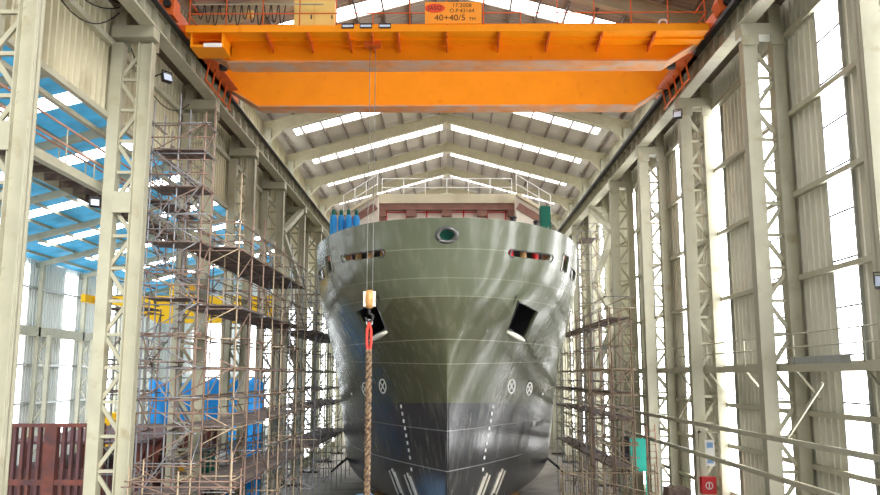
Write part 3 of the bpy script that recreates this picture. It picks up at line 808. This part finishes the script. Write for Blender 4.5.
# ------------------------------------------------------------------ scaffolds
def scaffold(name, label, xs, ys, levels, ztop, group='tube scaffolds beside the ship', keys=('tube',), deck_levels=(), ledge=2.1, extra=True, seed=1, inner=None, deckx=None, jitter=.0, z0=0):
    rnd = random.Random(seed)
    ox, oy = (xs[0] + xs[-1]) / 2, ys[0]
    t = thing(name, label, 'scaffold', (ox, oy, 0), group)
    K = lambda: rnd.choice(keys)
    xs_, ys_ = [x - ox for x in xs], [y - oy for y in ys]
    for x in xs_:
        for y in ys_:
            zt = ztop(x + ox, y + oy) if callable(ztop) else ztop
            pole('standard', (x, y, z0), (x, y, zt + rnd.uniform(-.2, .5)), .028, K(), t)
    def zmax(x, y): return (ztop(x + ox, y + oy) if callable(ztop) else ztop) + .3
    nlev = levels
    for z in nlev:
        for x in xs_:
            i = 0
            while i < len(ys_) - 1:
                j = min(i + 2, len(ys_) - 1)
                if z <= zmax(x, ys_[i]): pole('ledger', (x + .05, ys_[i] - .25, z), (x + .05, ys_[j] + .2, z + rnd.uniform(-.02, .02)), .024, K(), t)
                i = j
        for k, y in enumerate(ys_):
            if z <= zmax(xs_[0], y) and k % 2 == 0: pole('transom', (xs_[0] - .15, y + .05, z - .05), (xs_[-1] + .15, y + .05, z - .05), .024, K(), t)
    # guard rails and braces
    for z in deck_levels:
        for dz in (.5, 1.0):
            for x in (xs_[0], xs_[-1]):
                if z + dz <= zmax(x, ys_[0]) + .5: pole('guard_rail', (x - .05, ys_[0] - .2, z + dz), (x - .05, ys_[-1] + .2, z + dz), .022, K(), t)
            pole('guard_rail', (xs_[0] - .2, ys_[0] - .05, z + dz), (xs_[-1] + .2, ys_[0] - .05, z + dz), .022, K(), t)
        a, b = deckx if deckx else (xs_[0], xs_[-1])
        if deckx: a -= ox; b -= ox
        for i in range(len(ys_) - 1):
            g = MB(); n = max(2, int((b - a) / .3)); w = (b - a) / n
            for k in range(n):
                dz = rnd.uniform(0, .03); g.box(a + k * w + .01, a + (k + 1) * w - .01, ys_[i] - .1, ys_[i + 1] + .12, z + .03 + dz, z + .075 + dz)
            g.build('deck', M['plank'], t)
    for li in range(len(nlev) - 1):
        z, z2 = nlev[li], nlev[li + 1]
        if extra:
            for k in range(0, len(ys_) - 1, 2):
                if z2 > zmax(0, ys_[k]): continue
                x = xs_[-1] if (li + k // 2) % 2 else xs_[0]
                p, q = (ys_[k], ys_[k + 1]) if (li % 2) else (ys_[k + 1], ys_[k])
                pole('brace', (x, p, z), (x, q, z2), .022, K(), t)
            if z2 <= zmax(0, ys_[0]): pole('brace', (xs_[0], ys_[0] - .05, z if li % 2 else z2), (xs_[-1], ys_[0] - .05, z2 if li % 2 else z), .022, K(), t)
    return t
LV = [F + z for z in (-5.9, -4.9, -3.9, -2.85, -1.8, -.75, .3, 1.35, 2.4, 3.45, 4.5, 5.5)]
# left side of the hull: near part and far part
def ladder(t, p, q, w, key='tube_g'):
    p, q = Vector(p), Vector(q); d = q - p; n = int(d.length / .28)
    sx = Vector((1, 0, 0)) if abs(d.y) > abs(d.x) else Vector((0, 1, 0))
    o = MB()
    for s in (-1, 1): o.tube([p + sx * s * w / 2, q + sx * s * w / 2], .025, 5)
    lo = o.build('stair_flight', M[key], t)
    g = MB()
    for k in range(1, n): c = p + d * k / n; g.bar(c - sx * w / 2, c + sx * w / 2, .16, .03)
    g.build('tread', M['plank'], lo)
scaffold('tube_scaffold', 'tall scaffold with dark plank decks along the left side of the hull, near half', [-9.5, -8.5, -7.45], [29.0 + 2.0 * k for k in range(8)], LV,
         lambda x, y: F + 7.2 if y < 31 else F + 5.9, keys=('tube', 'tube', 'tube_g', 'tube_y'), deck_levels=[F + 4.5, F + 2.4, F - 1.8, F - 3.9], seed=3)
scaffold('tube_scaffold', 'dense scaffold along the left side of the hull, far half beyond the near decks', [-9.5, -8.4, -7.2], [45.3 + 2.4 * k for k in range(8)], LV,
         F + 5.6, keys=('tube', 'tube_g', 'tube_g', 'tube_y'), deck_levels=[F + 2.4, F - 1.8, F - 3.9], seed=4)
st = scaffold('stair_scaffold', 'scaffold stair tower with zigzag flights beside the second left-hand column', [-10.1, -9.2, -8.3], [27.2, 28.3], LV + [F + 6.4, F + 7.6, F + 8.6],
              F + 9.2, keys=('tube', 'tube', 'tube_g'), deck_levels=[F + 7.6, F + 6.3, F + 4.4, F + 2.5, F + .4, F - 1.7, F - 3.8], seed=5)
zz = [F - 5.9, F - 3.8, F - 1.7, F + .4, F + 2.5, F + 4.4, F + 6.3, F + 7.6]
for i in range(len(zz) - 1):
    a, b = (-.75, .75) if i % 2 else (.75, -.75)
    ladder(st, (a, .2, zz[i]), (b, .2, zz[i + 1]), .5)
# small walkway tower left of the stair, outside the columns
scaffold('tube_scaffold', 'low scaffold landing with pale tubes left of the stair tower', [-12.1, -11.3, -10.5], [28.8, 30.0], [F - 5.5, F - 4.4, F - 3.3, F - 2.2, F - .6, F + .6, F + 2.2],
         F + 2.4, keys=('tube', 'tube_g'), deck_levels=[F + 2.3, F - .6], seed=6)
scaffold('tube_scaffold', 'upper scaffold with dark platform between the stair tower and upper left wall', [-11.0, -10.2], [29.4, 31.6, 33.0], [F + 4.0, F + 5.2, F + 6.3, F + 7.4, F + 8.4],
         F + 8.6, keys=('tube', 'tube_g'), deck_levels=[F + 6.3], seed=16, z0=F + 3.9)
scaffold('tube_scaffold', 'low scaffold with wide brown plank deck at the left foot of the picture', [-9.6, -8.1, -6.5], [25.4, 26.6], [F - 6.6, F - 5.4, F - 4.2, F - 3.1],
         F - 2.7, keys=('tube_y', 'tube'), deck_levels=[F - 4.3], seed=7, extra=True)
scaffold('tube_scaffold', 'scaffold working deck with loose gear in front of the blue tarpaulin', [-11.8, -10.8, -9.85], [35.0, 37.5, 40.0], [F - 6, F - 5, F - 4.2, F - 3.2, F - 2.2],
         F - 1.9, keys=('tube_y', 'tube'), deck_levels=[F - 4.2], seed=8)
# right of the hull
scaffold('tube_scaffold', 'scaffold with brown decks along the right side of the hull', [6.95, 7.4, 7.9], [35.5 + 2.2 * k for k in range(9)], LV[:10],
         F + 2.9, keys=('tube', 'tube_y', 'tube_y', 'tube_g'), deck_levels=[F + 2.4, F - .75, F - 1.8, F - 3.9], seed=9)
scaffold('tube_scaffold', 'low braced scaffold frame of pale tubes at the right foot of the hull', [4.6, 5.5, 6.4, 7.3, 8.2], [33.4, 34.4], [F - 6.3, F - 5.4, F - 4.6, F - 3.75],
         F - 3.6, keys=('tube_y',), deck_levels=[], seed=10)
scaffold('tube_scaffold', 'tall slim scaffold tower against the right-hand columns beyond the hull', [8.4, 9.3], [50.5, 52.3], LV + [F + 6.5, F + 7.5, F + 8.5],
         F + 9.0, keys=('tube_g', 'tube_y'), deck_levels=[F + 8.4], seed=11)
scaffold('tube_scaffold', 'pale tube scaffold standing in front of the right scaffold deck', [6.0, 6.9, 7.75], [34.7, 35.15], [F - 3.7, F - 2.7, F - 1.7, F - .7, F + .35],
         F + .5, keys=('tube_y', 'tube'), deck_levels=[F - 1.8], seed=12)

# ------------------------------------------------------------------ right wall: long pipe rails, cable tray, floodlights
t = thing('bracing_rail', 'two long cream pipe rails with struts fixed along the right-hand columns', 'railing', (9.85, 10, F))
for z in (-1.85, -3.0): 
    g = MB(); g.bar((-.05, 0, z), (-.05, 60, z), .13, .15); g.build('rail', M['steel'], t)
for y in (13.2, 24.5):
    g = MB(); g.bar((.6, y, -.2), (-.05, y + 1.2, -1.85), .07, .07); g.build('strut', M['steel'], t)
t = thing('wall_walkway', 'grey cable walkway with thin handrails on the right wall at mid height', 'walkway', (11.0, 12, F))
MB().box(-.55, .15, 0, 52, .22, .28).build('walkway_plate', M['galv'], t)
MB().box(-.58, -.54, 0, 52, .12, .34).build('toe_board', M['steel'], t)
for z in (.85, 1.25): pole('handrail', (-.5, 0, z), (-.5, 52, z), .022, 'steel', t)
for i in range(13):
    y = i * 4.2 + .5; pole('railing_post', (-.5, y, .2), (-.5, y, 1.27), .025, 'steel', t)
    g = MB(); g.bar((.2, y, -.7), (-.5, y, .2), .07, .07); g.build('bracket', M['steel'], t)
g = MB(); g.box(-.5, -.2, 10.2, 13.4, .34, .56); g.box(-.51, -.5, 11.3, 12.2, .42, .5); g.build('cable_duct', M['galv'], t)
fl0 = None
for lab, loc, rz, sc in (('floodlight with pale glass under the left crane beam, just past the second column', (-9.75, 27.2, F + 10.3), .9, .6),
                     ('floodlight with pale glass under the right crane beam at the third column', (9.72, 33.3, F + 10.9), -.5, .6),
                     ('dark floodlight facing down on the first right-hand column near the picture edge', (9.6, 18.05, F + 2.1), -.6, .55),
                     ('small dark floodlight sticking out from the second left-hand column', (-11.25, 25.55, F + 5.5), .6, .5)):
    if fl0 is None:
        fl0 = thing('floodlight', lab, 'floodlight', loc, 'floodlights on the columns', rz)
        fl0.scale = (sc,) * 3
        g = MB(); g.prism([(-.2, -.3), (.05, -.38), (.2, .1), (-.05, .18)], -.28, .28, 'x'); g.build('housing', M['dark'], fl0)
        g = MB(); g.add([(-.25, -.21, -.28), (.25, -.21, -.28), (.25, -.07, .14), (-.25, -.07, .14)], [(0, 1, 2, 3)]); g.add([(-.25, -.19, -.28), (.25, -.19, -.28), (.25, -.05, .14), (-.25, -.05, .14)], [(3, 2, 1, 0)]); g.build('glass', M['lens'], fl0)
        g = MB(); g.box(-.32, -.28, -.03, .03, -.2, .3); g.box(.28, .32, -.03, .03, -.2, .3); g.box(-.32, .32, -.03, .03, .28, .32); g.build('bracket', M['dark'], fl0)
        g = MB(); g.bar((0, .1, .3), (0, 1.25, .3), .06, .06); g.build('mounting_arm', M['dark'], fl0)
    else:
        c = copy_thing(fl0, loc, lab, rz); c.scale = (sc,) * 3

# objects at the foot of the right wall
t = thing('fire_hose_box', 'red fire hose cabinet with white ring emblem at foot of the right columns', 'cabinet', (10.2, 33.2, .35))
MB().box(-.28, .28, -.15, .15, 2.3, 2.95).build('body', M['red'], t)
g = MB(); g.tube([(.13 * math.cos(a * PI / 8), -.165, 2.63 + .13 * math.sin(a * PI / 8)) for a in range(17)], .018, 5); g.box(-.02, .02, -.17, -.15, 2.53, 2.73); g.build('emblem', M['white'], t)
for x in (-.21, .21): MB().box(x - .03, x + .03, -.05, .05, -.35, 2.3).build('leg', M['steel'], t)
t = thing('notice_board', 'white notice board in cream frame above the red fire cabinet', 'notice board', (10.36, 33.3, .35))
g = MB(); g.box(-.18, .18, -.04, .04, 3.35, 4.35); g.build('panel', M['white'], t)
g = MB(); g.box(-.42, -.34, -.06, .06, 3.0, 4.7); g.box(.34, .42, -.06, .06, 3.0, 4.7); g.box(-.42, .42, -.06, .06, 4.62, 4.7); g.build('frame', M['steel'], t)
for a, b in ((4.05, 4.25), (3.45, 3.6)): MB().box(-.12, .12, -.05, -.04, a, b).build('printed_mark', M['ctarp'], t)
t = thing('teal_board', 'bright teal board on a low stand beside the right scaffold', 'board', (9.0, 39.5, .25))
MB().box(-.42, .3, -.05, .05, 2.55, 4.05).build('panel', M['teal'], t)
g = MB(); 
for x in (-.4, .26): g.box(x, x + .05, .05, .1, 1.36, 3.9)
g.build('leg', M['teal'], t)
MB().box(-.85, -.45, .05, .12, 2.4, 4.15).build('side_panel', M['dark'], t)
t = thing('work_platform', 'wooden crate-like plinth under the teal board', 'plinth', (9.0, 38.8, 0))
MB().box(-.75, .4, -.6, 1.0, 0, 1.52).build('body', M['wood'], t); MB().box(-.85, .55, -.7, 1.1, 1.52, 1.6).build('top', M['plank'], t)
def rock(name, label, loc, w, d, h, key):
    rnd = random.Random(3); g = MB(); n = 6; vs = {}
    def pt(i, j, k):
        if (i, j, k) not in vs:
            vs[(i, j, k)] = ((i / n - .5) * w + rnd.uniform(-.04, .04), (j / n - .5) * d + rnd.uniform(-.04, .04), k / n * h + (rnd.uniform(-.05, .05) if k else 0))
        return vs[(i, j, k)]
    for a in range(n):
        for b in range(n):
            for kk in (0, n):
                g.add([pt(a, b, kk), pt(a + 1, b, kk), pt(a + 1, b + 1, kk), pt(a, b + 1, kk)], [(0, 1, 2, 3)])
                g.add([pt(a, kk, b), pt(a + 1, kk, b), pt(a + 1, kk, b + 1), pt(a, kk, b + 1)], [(0, 1, 2, 3)])
                g.add([pt(kk, a, b), pt(kk, a + 1, b), pt(kk, a + 1, b + 1), pt(kk, a, b + 1)], [(0, 1, 2, 3)])
    o = g.build(name, M[key], loc=loc); tag(o, label, 'block'); return o
rock('concrete_block', 'rough brown-grey concrete block on the floor beside the right columns', (9.05, 33.6, 0), .85, .9, 2.85, 'concrete')
t = thing('ladder', 'narrow pinkish ladder leaning at the fourth right-hand column', 'ladder', (9.3, 38.2, 0))
for x in (-.2, .2): pole('rail', (x, 0, 2.0), (x + .1, .6, 5.0), .03, 'pink_rail', t)
for k in range(9): pole('rung', (-.2 + .01 * k, .06 * k + .05, 2.3 + .3 * k), (.2 + .01 * k, .06 * k + .05, 2.3 + .3 * k), .02, 'pink_rail', t)

# ------------------------------------------------------------------ left: walkway, cables, steelwork
t = thing('side_walkway', 'cream steel walkway with pink pipe handrails along the left wall opening', 'walkway', (-11.8, 8, F + 6.3))
g = MB(); g.box(.25, .3, 0, 30, -.25, .05); g.box(.15, .4, 0, 30, -.28, -.24); g.box(-.95, -.9, 0, 30, -.25, .05); g.build('edge_beam', M['steel'], t)
for k in range(30):
    g = MB(); g.box(-.9, .25, k + .1, k + .18, -.2, .0); g.box(-.9, .25, k + .02, k + .96, .0, .03) if k % 2 else g.box(-.9, .25, k + .02, k + .9, .0, .03); g.build('tread_panel', M['plank'], t)
for x in (.27, -.92):
    for z in (.6, 1.15):
        pole('handrail', (x, 0, z), (x, 30, z), .04, 'pink_rail', t)
    for k in range(16): pole('railing_post', (x, k * 2, 0), (x, k * 2, 1.18), .022, 'steel', t)
t = tag(MB().bar((-11.75, 5, F + 8.15), (-11.75, 55, F + 8.15), .14, .14).build('service_pipe', M['steel']), 'cream service pipe running along the left wall under the cladding', 'pipe')
for i, (ya_, yb_, zt, sag) in enumerate(((19.2, 25.8, 12.0, 1.5), (19.2, 25.8, 12.2, 1.0), (19.2, 25.8, 12.35, .55), (26.7, 33.4, 11.4, 1.1))):
    lab = ['slack black cable drooping across the upper left cladding, lowest of three', 'slack black cable drooping across the upper left cladding, middle of three',
           'slack black cable drooping across the upper left cladding, highest of three', 'slack black cable drooping between the second and third left columns'][i]
    g = MB(); g.tube([(-10.95, ya_ + (yb_ - ya_) * u, F + zt - 4 * sag * u * (1 - u)) for u in [k / 14 for k in range(15)]], .022, 5)
    tag(g.build('hanging_cable', M['black']), lab, 'cable', 'cables on the left wall')
# rusty post-and-rail steel section
t = thing('steel_rack', 'rusty brown steel rack of upright bars at the lower left', 'steel rack', (-13.9, 30.5, 0))
MB().box(-2.2, 1.4, -.12, .12, 5.35, 5.48).build('top_rail', M['rust'], t)
MB().box(-2.2, 1.4, -.12, .12, 3.3, 3.5).build('lower_rail', M['rust'], t)
MB().box(-2.2, 1.4, -.14, .14, 1.2, 1.7).build('bottom_beam', M['rust'], t)
MB().box(-.72, -.28, -.16, .16, 0, 5.4).build('post', M['rust'], t)
for x in (-2.1, 1.3): MB().box(x - .1, x + .1, -.12, .12, 0, 5.4).build('post', M['rust'], t)
for i, x in enumerate((-1.85, -1.55, -1.28, -.95, -.05, .25, .52, .8, 1.05)):
    MB().box(x - .055, x + .055, -.1, .1, 1.6, 5.36).build('upright_bar', M['rust_d'], t)
t = thing('hull_section', 'dark brown primed ship section with rib brackets in the neighbouring hall', 'ship section', (-14.6, 33.5, 0))
MB().box(-3.2, 2.4, 0, 12, .6, 3.55).build('shell', M['rust_d'], t)
MB().box(-3.3, 2.5, -.1, 12.1, 4.5, 4.62).build('top_flange', M['rust_d'], t)
for k in range(12):
    g = MB(); g.prism([(2.3, 3.5), (2.5, 4.5), (2.2, 4.5), (2.1, 3.5)], k + .1, k + .2); g.build('rib_bracket', M['rust'], t)
for k in range(8):
    x = -3.1 + k * .75; g = MB(); g.box(x, x + .12, 0, .3, 3.5, 4.5); g.build('rib_bracket', M['rust'], t)
MB().box(2.4, 2.6, 0, 12, 2.9, 3.2).build('fender_plate', M['rust'], t)
MB().box(2.42, 2.45, 1.2, 1.6, 2.2, 2.5).build('tag_plate', M['white'], t)
for (x, y) in ((-2.8, .6), (2, .6), (-2.8, 11.4), (2, 11.4)): MB().box(x - .3, x + .3, y - .3, y + .3, 0, .6).build('support', M['rust'], t)
# blue tarpaulin screen
g = MB(); n, mm = 40, 16; vs = []
for j in range(mm + 1):
    for i in range(n + 1):
        x = -17 + 6.6 * i / n; z = .2 + (F - .25 - .2) * j / mm
        top = .15 * math.sin(i * .9) * (j / mm) ** 3
        vs.append((x, 47.2 + .14 * math.sin(i * .75 + .15 * j) + .05 * math.sin(i * 2.1), z + top))
g.add(vs, [(j * (n + 1) + i, j * (n + 1) + i + 1, (j + 1) * (n + 1) + i + 1, (j + 1) * (n + 1) + i) for j in range(mm) for i in range(n)])
t = thing('tarpaulin_screen', 'large blue tarpaulin screen hanging behind the left scaffold', 'tarpaulin', (-13.7, 47.6, 0))
o = g.build('sheet', M['tarp'], t, (13.7, -47.6, 0), smooth=True)
sd = o.modifiers.new('s', 'SOLIDIFY'); sd.thickness = .02
for x in (-3.2, -1, 1.2, 3.2): pole('post', (x, 0, 0), (x, 0, F + .1), .06, 'steel', t)
pole('top_rail', (-3.4, 0, F - .1), (3.3, 0, F - .1), .05, 'steel', t)
t = thing('yellow_cabinet', 'yellow painted steel cabinet behind the rusty steel rack on the left', 'cabinet', (-18.6, 47.2, 0))
MB().box(-.9, .9, -.5, .5, .1, F - 2.2).build('body', M['yellow'], t); MB().box(-.95, .95, -.55, .55, F - 2.2, F - 2.05).build('top', M['yellow'], t); MB().box(-.8, -.02, -.54, -.5, .3, F - 2.4).build('door', M['yellow'], t); MB().box(.02, .8, -.54, -.5, .3, F - 2.4).build('door', M['yellow'], t); MB().box(-1, 1, -.6, .6, 0, .1).build('plinth', M['dark'], t)
# gear on the working deck
dz = F - 4.09
t = thing('green_drum', 'dark green drum standing on the plank deck before the blue tarpaulin', 'drum', (-10.32, 36.3, dz))
MB().lathe([(.26, 0), (.28, .03), (.28, .4), (.3, .42), (.28, .44), (.28, .95), (.3, .98), (.26, 1.0)], n=16).build('body', M['green'], t, smooth=True)
def sack(loc, label):
    g = MB().lathe([(.1, 0), (.3, .05), (.36, .3), (.3, .55), (.12, .68), (.08, .72)], n=12); o = g.build('white_sack', M['sack'], loc=loc, smooth=True); tag(o, label, 'sack'); return o
sack((-11.35, 38.6, dz), 'plump white sack on the deck in front of the blue tarpaulin')
sack((-10.4, 38.9, dz), 'white sack beside the green drum on the plank deck')
g = MB()
for k in range(6): g.box(-.5, .35, -.1 + .09 * k, -.04 + .09 * k, .02 * k, .05 + .02 * k)
o = g.build('yellow_battens', M['yellow'], loc=(-11.2, 36.4, dz)); tag(o, 'small pile of yellow battens on the plank deck', 'battens')

# ------------------------------------------------------------------ neighbouring hall on the left
XL = -31.0
def nroof(x): return 8.7 + (x - XL) * .25
mb = MB(); corr(mb, 5, 90, 0, F + 8.7, XL, -1)
w2 = struct(mb.build('wall_far_left', M['white_clad'], fix=False))
for z in (6.5, 3.6, .8, -2.0):
    MB().box(XL + .03, XL + .2, 5, 90, F + z - .08, F + z + .08).build('girt', M['galv'], w2)
g = MB(); g.box(XL + .3, XL + .6, 5, 90, F + 2.9, F + 3.6); g.build('crane_beam', M['steel'], w2)
mb = MB(); corr(mb, XL, -XW, 0, F + 8.7, 88, 1, axis='x'); mb.add([(XL, 88, F + 8.7), (-XW, 88, F + 8.7), (-XW, 88, F + nroof(-XW))], [(0, 1, 2)])
struct(mb.build('wall_far_back', M['white_clad'], fix=False))
NSK = [20 + 7.5 * k for k in range(9)]
mb = MB(); last = 5
def npiece(y0, y1, xa=XL - .2, xb=-XW):
    mb.add([(xa, y0, F + nroof(xa)), (xb, y0, F + nroof(xb)), (xb, y1, F + nroof(xb)), (xa, y1, F + nroof(xa))], [(0, 1, 2, 3)])
for y in NSK:
    npiece(last, y - .7); npiece(y - .7, y + .7, XL, XL + 2.2); npiece(y - .7, y + .7, -14, -XW); last = y + .7
npiece(last, 90)
c2 = struct(mb.build('ceiling_far_left', M['blueroof'], fix=False))
for i in range(11):
    x = XL + 1 + i * 1.8; MB().box(x - .04, x + .04, 5, 90, F + nroof(x) - .2, F + nroof(x) - .01).build('purlin', M['steel'], c2)
for y in NSK:
    r = sroot('window_%d' % wn); wn += 1
    g = MB(); xa, xb = XL + 2.2, -14; g.add([(xa, y - .7, F + nroof(xa)), (xb, y - .7, F + nroof(xb)), (xb, y + .7, F + nroof(xb)), (xa, y + .7, F + nroof(xa))], [(0, 1, 2, 3)])
    g.build('skylight_pane', M['skypane'], r)
fr0 = None
for i, y in enumerate([16.2 + 7.5 * k for k in range(10)]):
    lab = 'cream rafter and column of the blue-roofed neighbouring hall, %s from the camera' % ORD[i]
    if fr0 is None:
        fr0 = thing('hall_frame', lab, 'roof frame', (0, y, F), 'frames of the neighbouring hall')
        g = MB(); g.bar((XL, 0, nroof(XL) - .45), (-XW - .2, 0, nroof(-XW) - .45), .3, .36); g.build('rafter', M['steel'], fr0)
        g = MB(); g.box(XL + .3, XL + .6, -.15, .15, -F, 8.4); g.box(XL + 1.2, XL + 1.5, -.15, .15, -F, 3.0); g.build('column_leg', M['steel'], fr0)
        g = MB()
        for k in range(8):
            z = -F + k * 1.25; g.bar((XL + .5, 0, z), (XL + 1.3, 0, z + 1.25), .09, .09) if k % 2 else g.bar((XL + 1.3, 0, z), (XL + .5, 0, z + 1.25), .09, .09)
        g.build('lacing', M['steel'], fr0)
    else: copy_thing(fr0, (0, y, F), lab)
# glowing strips added to brighten the neighbouring hall, in its side and back walls
for y in (18, 26, 34, 42, 50, 58, 66, 74):
    r = sroot('window_%d' % wn); wn += 1
    MB().box(XL + .07, XL + .1, y, y + 2.0, F - 5, F + 8.2).build('pane', M['bluesky'], r)
for x in (-27, -22, -17):
    r = sroot('window_%d' % wn); wn += 1
    MB().box(x, x + 3.2, 87.8, 87.84, F - 5, F + 7).build('pane', M['bluesky'], r)
t = thing('yellow_crane', 'yellow bridge crane in the neighbouring hall behind the left scaffold', 'crane', (-21, 55, F))
g = MB(); g.prism([(-2.7, 5.3), (9.3, 5.3), (9.3, 3.5), (1.6, 3.5), (.2, 4.4), (-2.7, 5.0)], -.35, .35); g.build('girder', M['yellow'], t)
MB().box(-3.0, -2.7, -1.6, 1.6, 4.8, 5.3).build('end_carriage', M['yellow'], t); MB().box(9.0, 9.5, -1.6, 1.6, 4.6, 5.2).build('end_carriage', M['yellow'], t)
MB().box(2.5, 3.8, -.7, .7, 5.3, 6.1).build('crab', M['yellow'], t)

# ------------------------------------------------------------------ world, camera, view
w = bpy.data.worlds.new('World'); S.world = w; w.use_nodes = True
nt = w.node_tree; bg = nt.nodes['Background']
# overcast sky seen through the open end of the hall, brighter towards the right where the sun stands
tcw = nt.nodes.new('ShaderNodeTexCoord'); sxw = nt.nodes.new('ShaderNodeSeparateXYZ'); nt.links.new(tcw.outputs['Generated'], sxw.inputs[0])
mr = nt.nodes.new('ShaderNodeMapRange'); mr.inputs['From Min'].default_value = -.3; mr.inputs['From Max'].default_value = .8
mr.inputs['To Min'].default_value = .4; mr.inputs['To Max'].default_value = 1.6; nt.links.new(sxw.outputs['X'], mr.inputs['Value'])
bg.inputs[0].default_value = (.95, .98, 1, 1); nt.links.new(mr.outputs[0], bg.inputs[1])
sl = bpy.data.lights.new('sun', 'SUN'); so = bpy.data.objects.new('sun', sl); COL.objects.link(so)
sl.energy = 4.8; sl.angle = math.radians(16); sl.color = (1, .98, .94)
so.rotation_euler = Vector((-math.sin(math.radians(20)) , math.cos(math.radians(20)), -math.tan(math.radians(21)))).to_track_quat('-Z', 'Y').to_euler()
cd = bpy.data.cameras.new('camera'); cam = bpy.data.objects.new('camera', cd); COL.objects.link(cam)
cam.location = (0, 0, F); cam.rotation_euler = (math.radians(98.9), 0, math.atan(7 / 820))
cd.lens = 36 * 820 / 880; cd.sensor_width = 36; cd.clip_start = .1; cd.clip_end = 500
S.camera = cam
S.view_settings.view_transform = 'Standard'; S.view_settings.look = 'None'; S.view_settings.gamma = 1; S.view_settings.exposure = -.05
S.cycles.use_denoising = True
S.cycles.max_bounces = 8; S.cycles.diffuse_bounces = 5; S.cycles.caustics_reflective = False; S.cycles.caustics_refractive = False
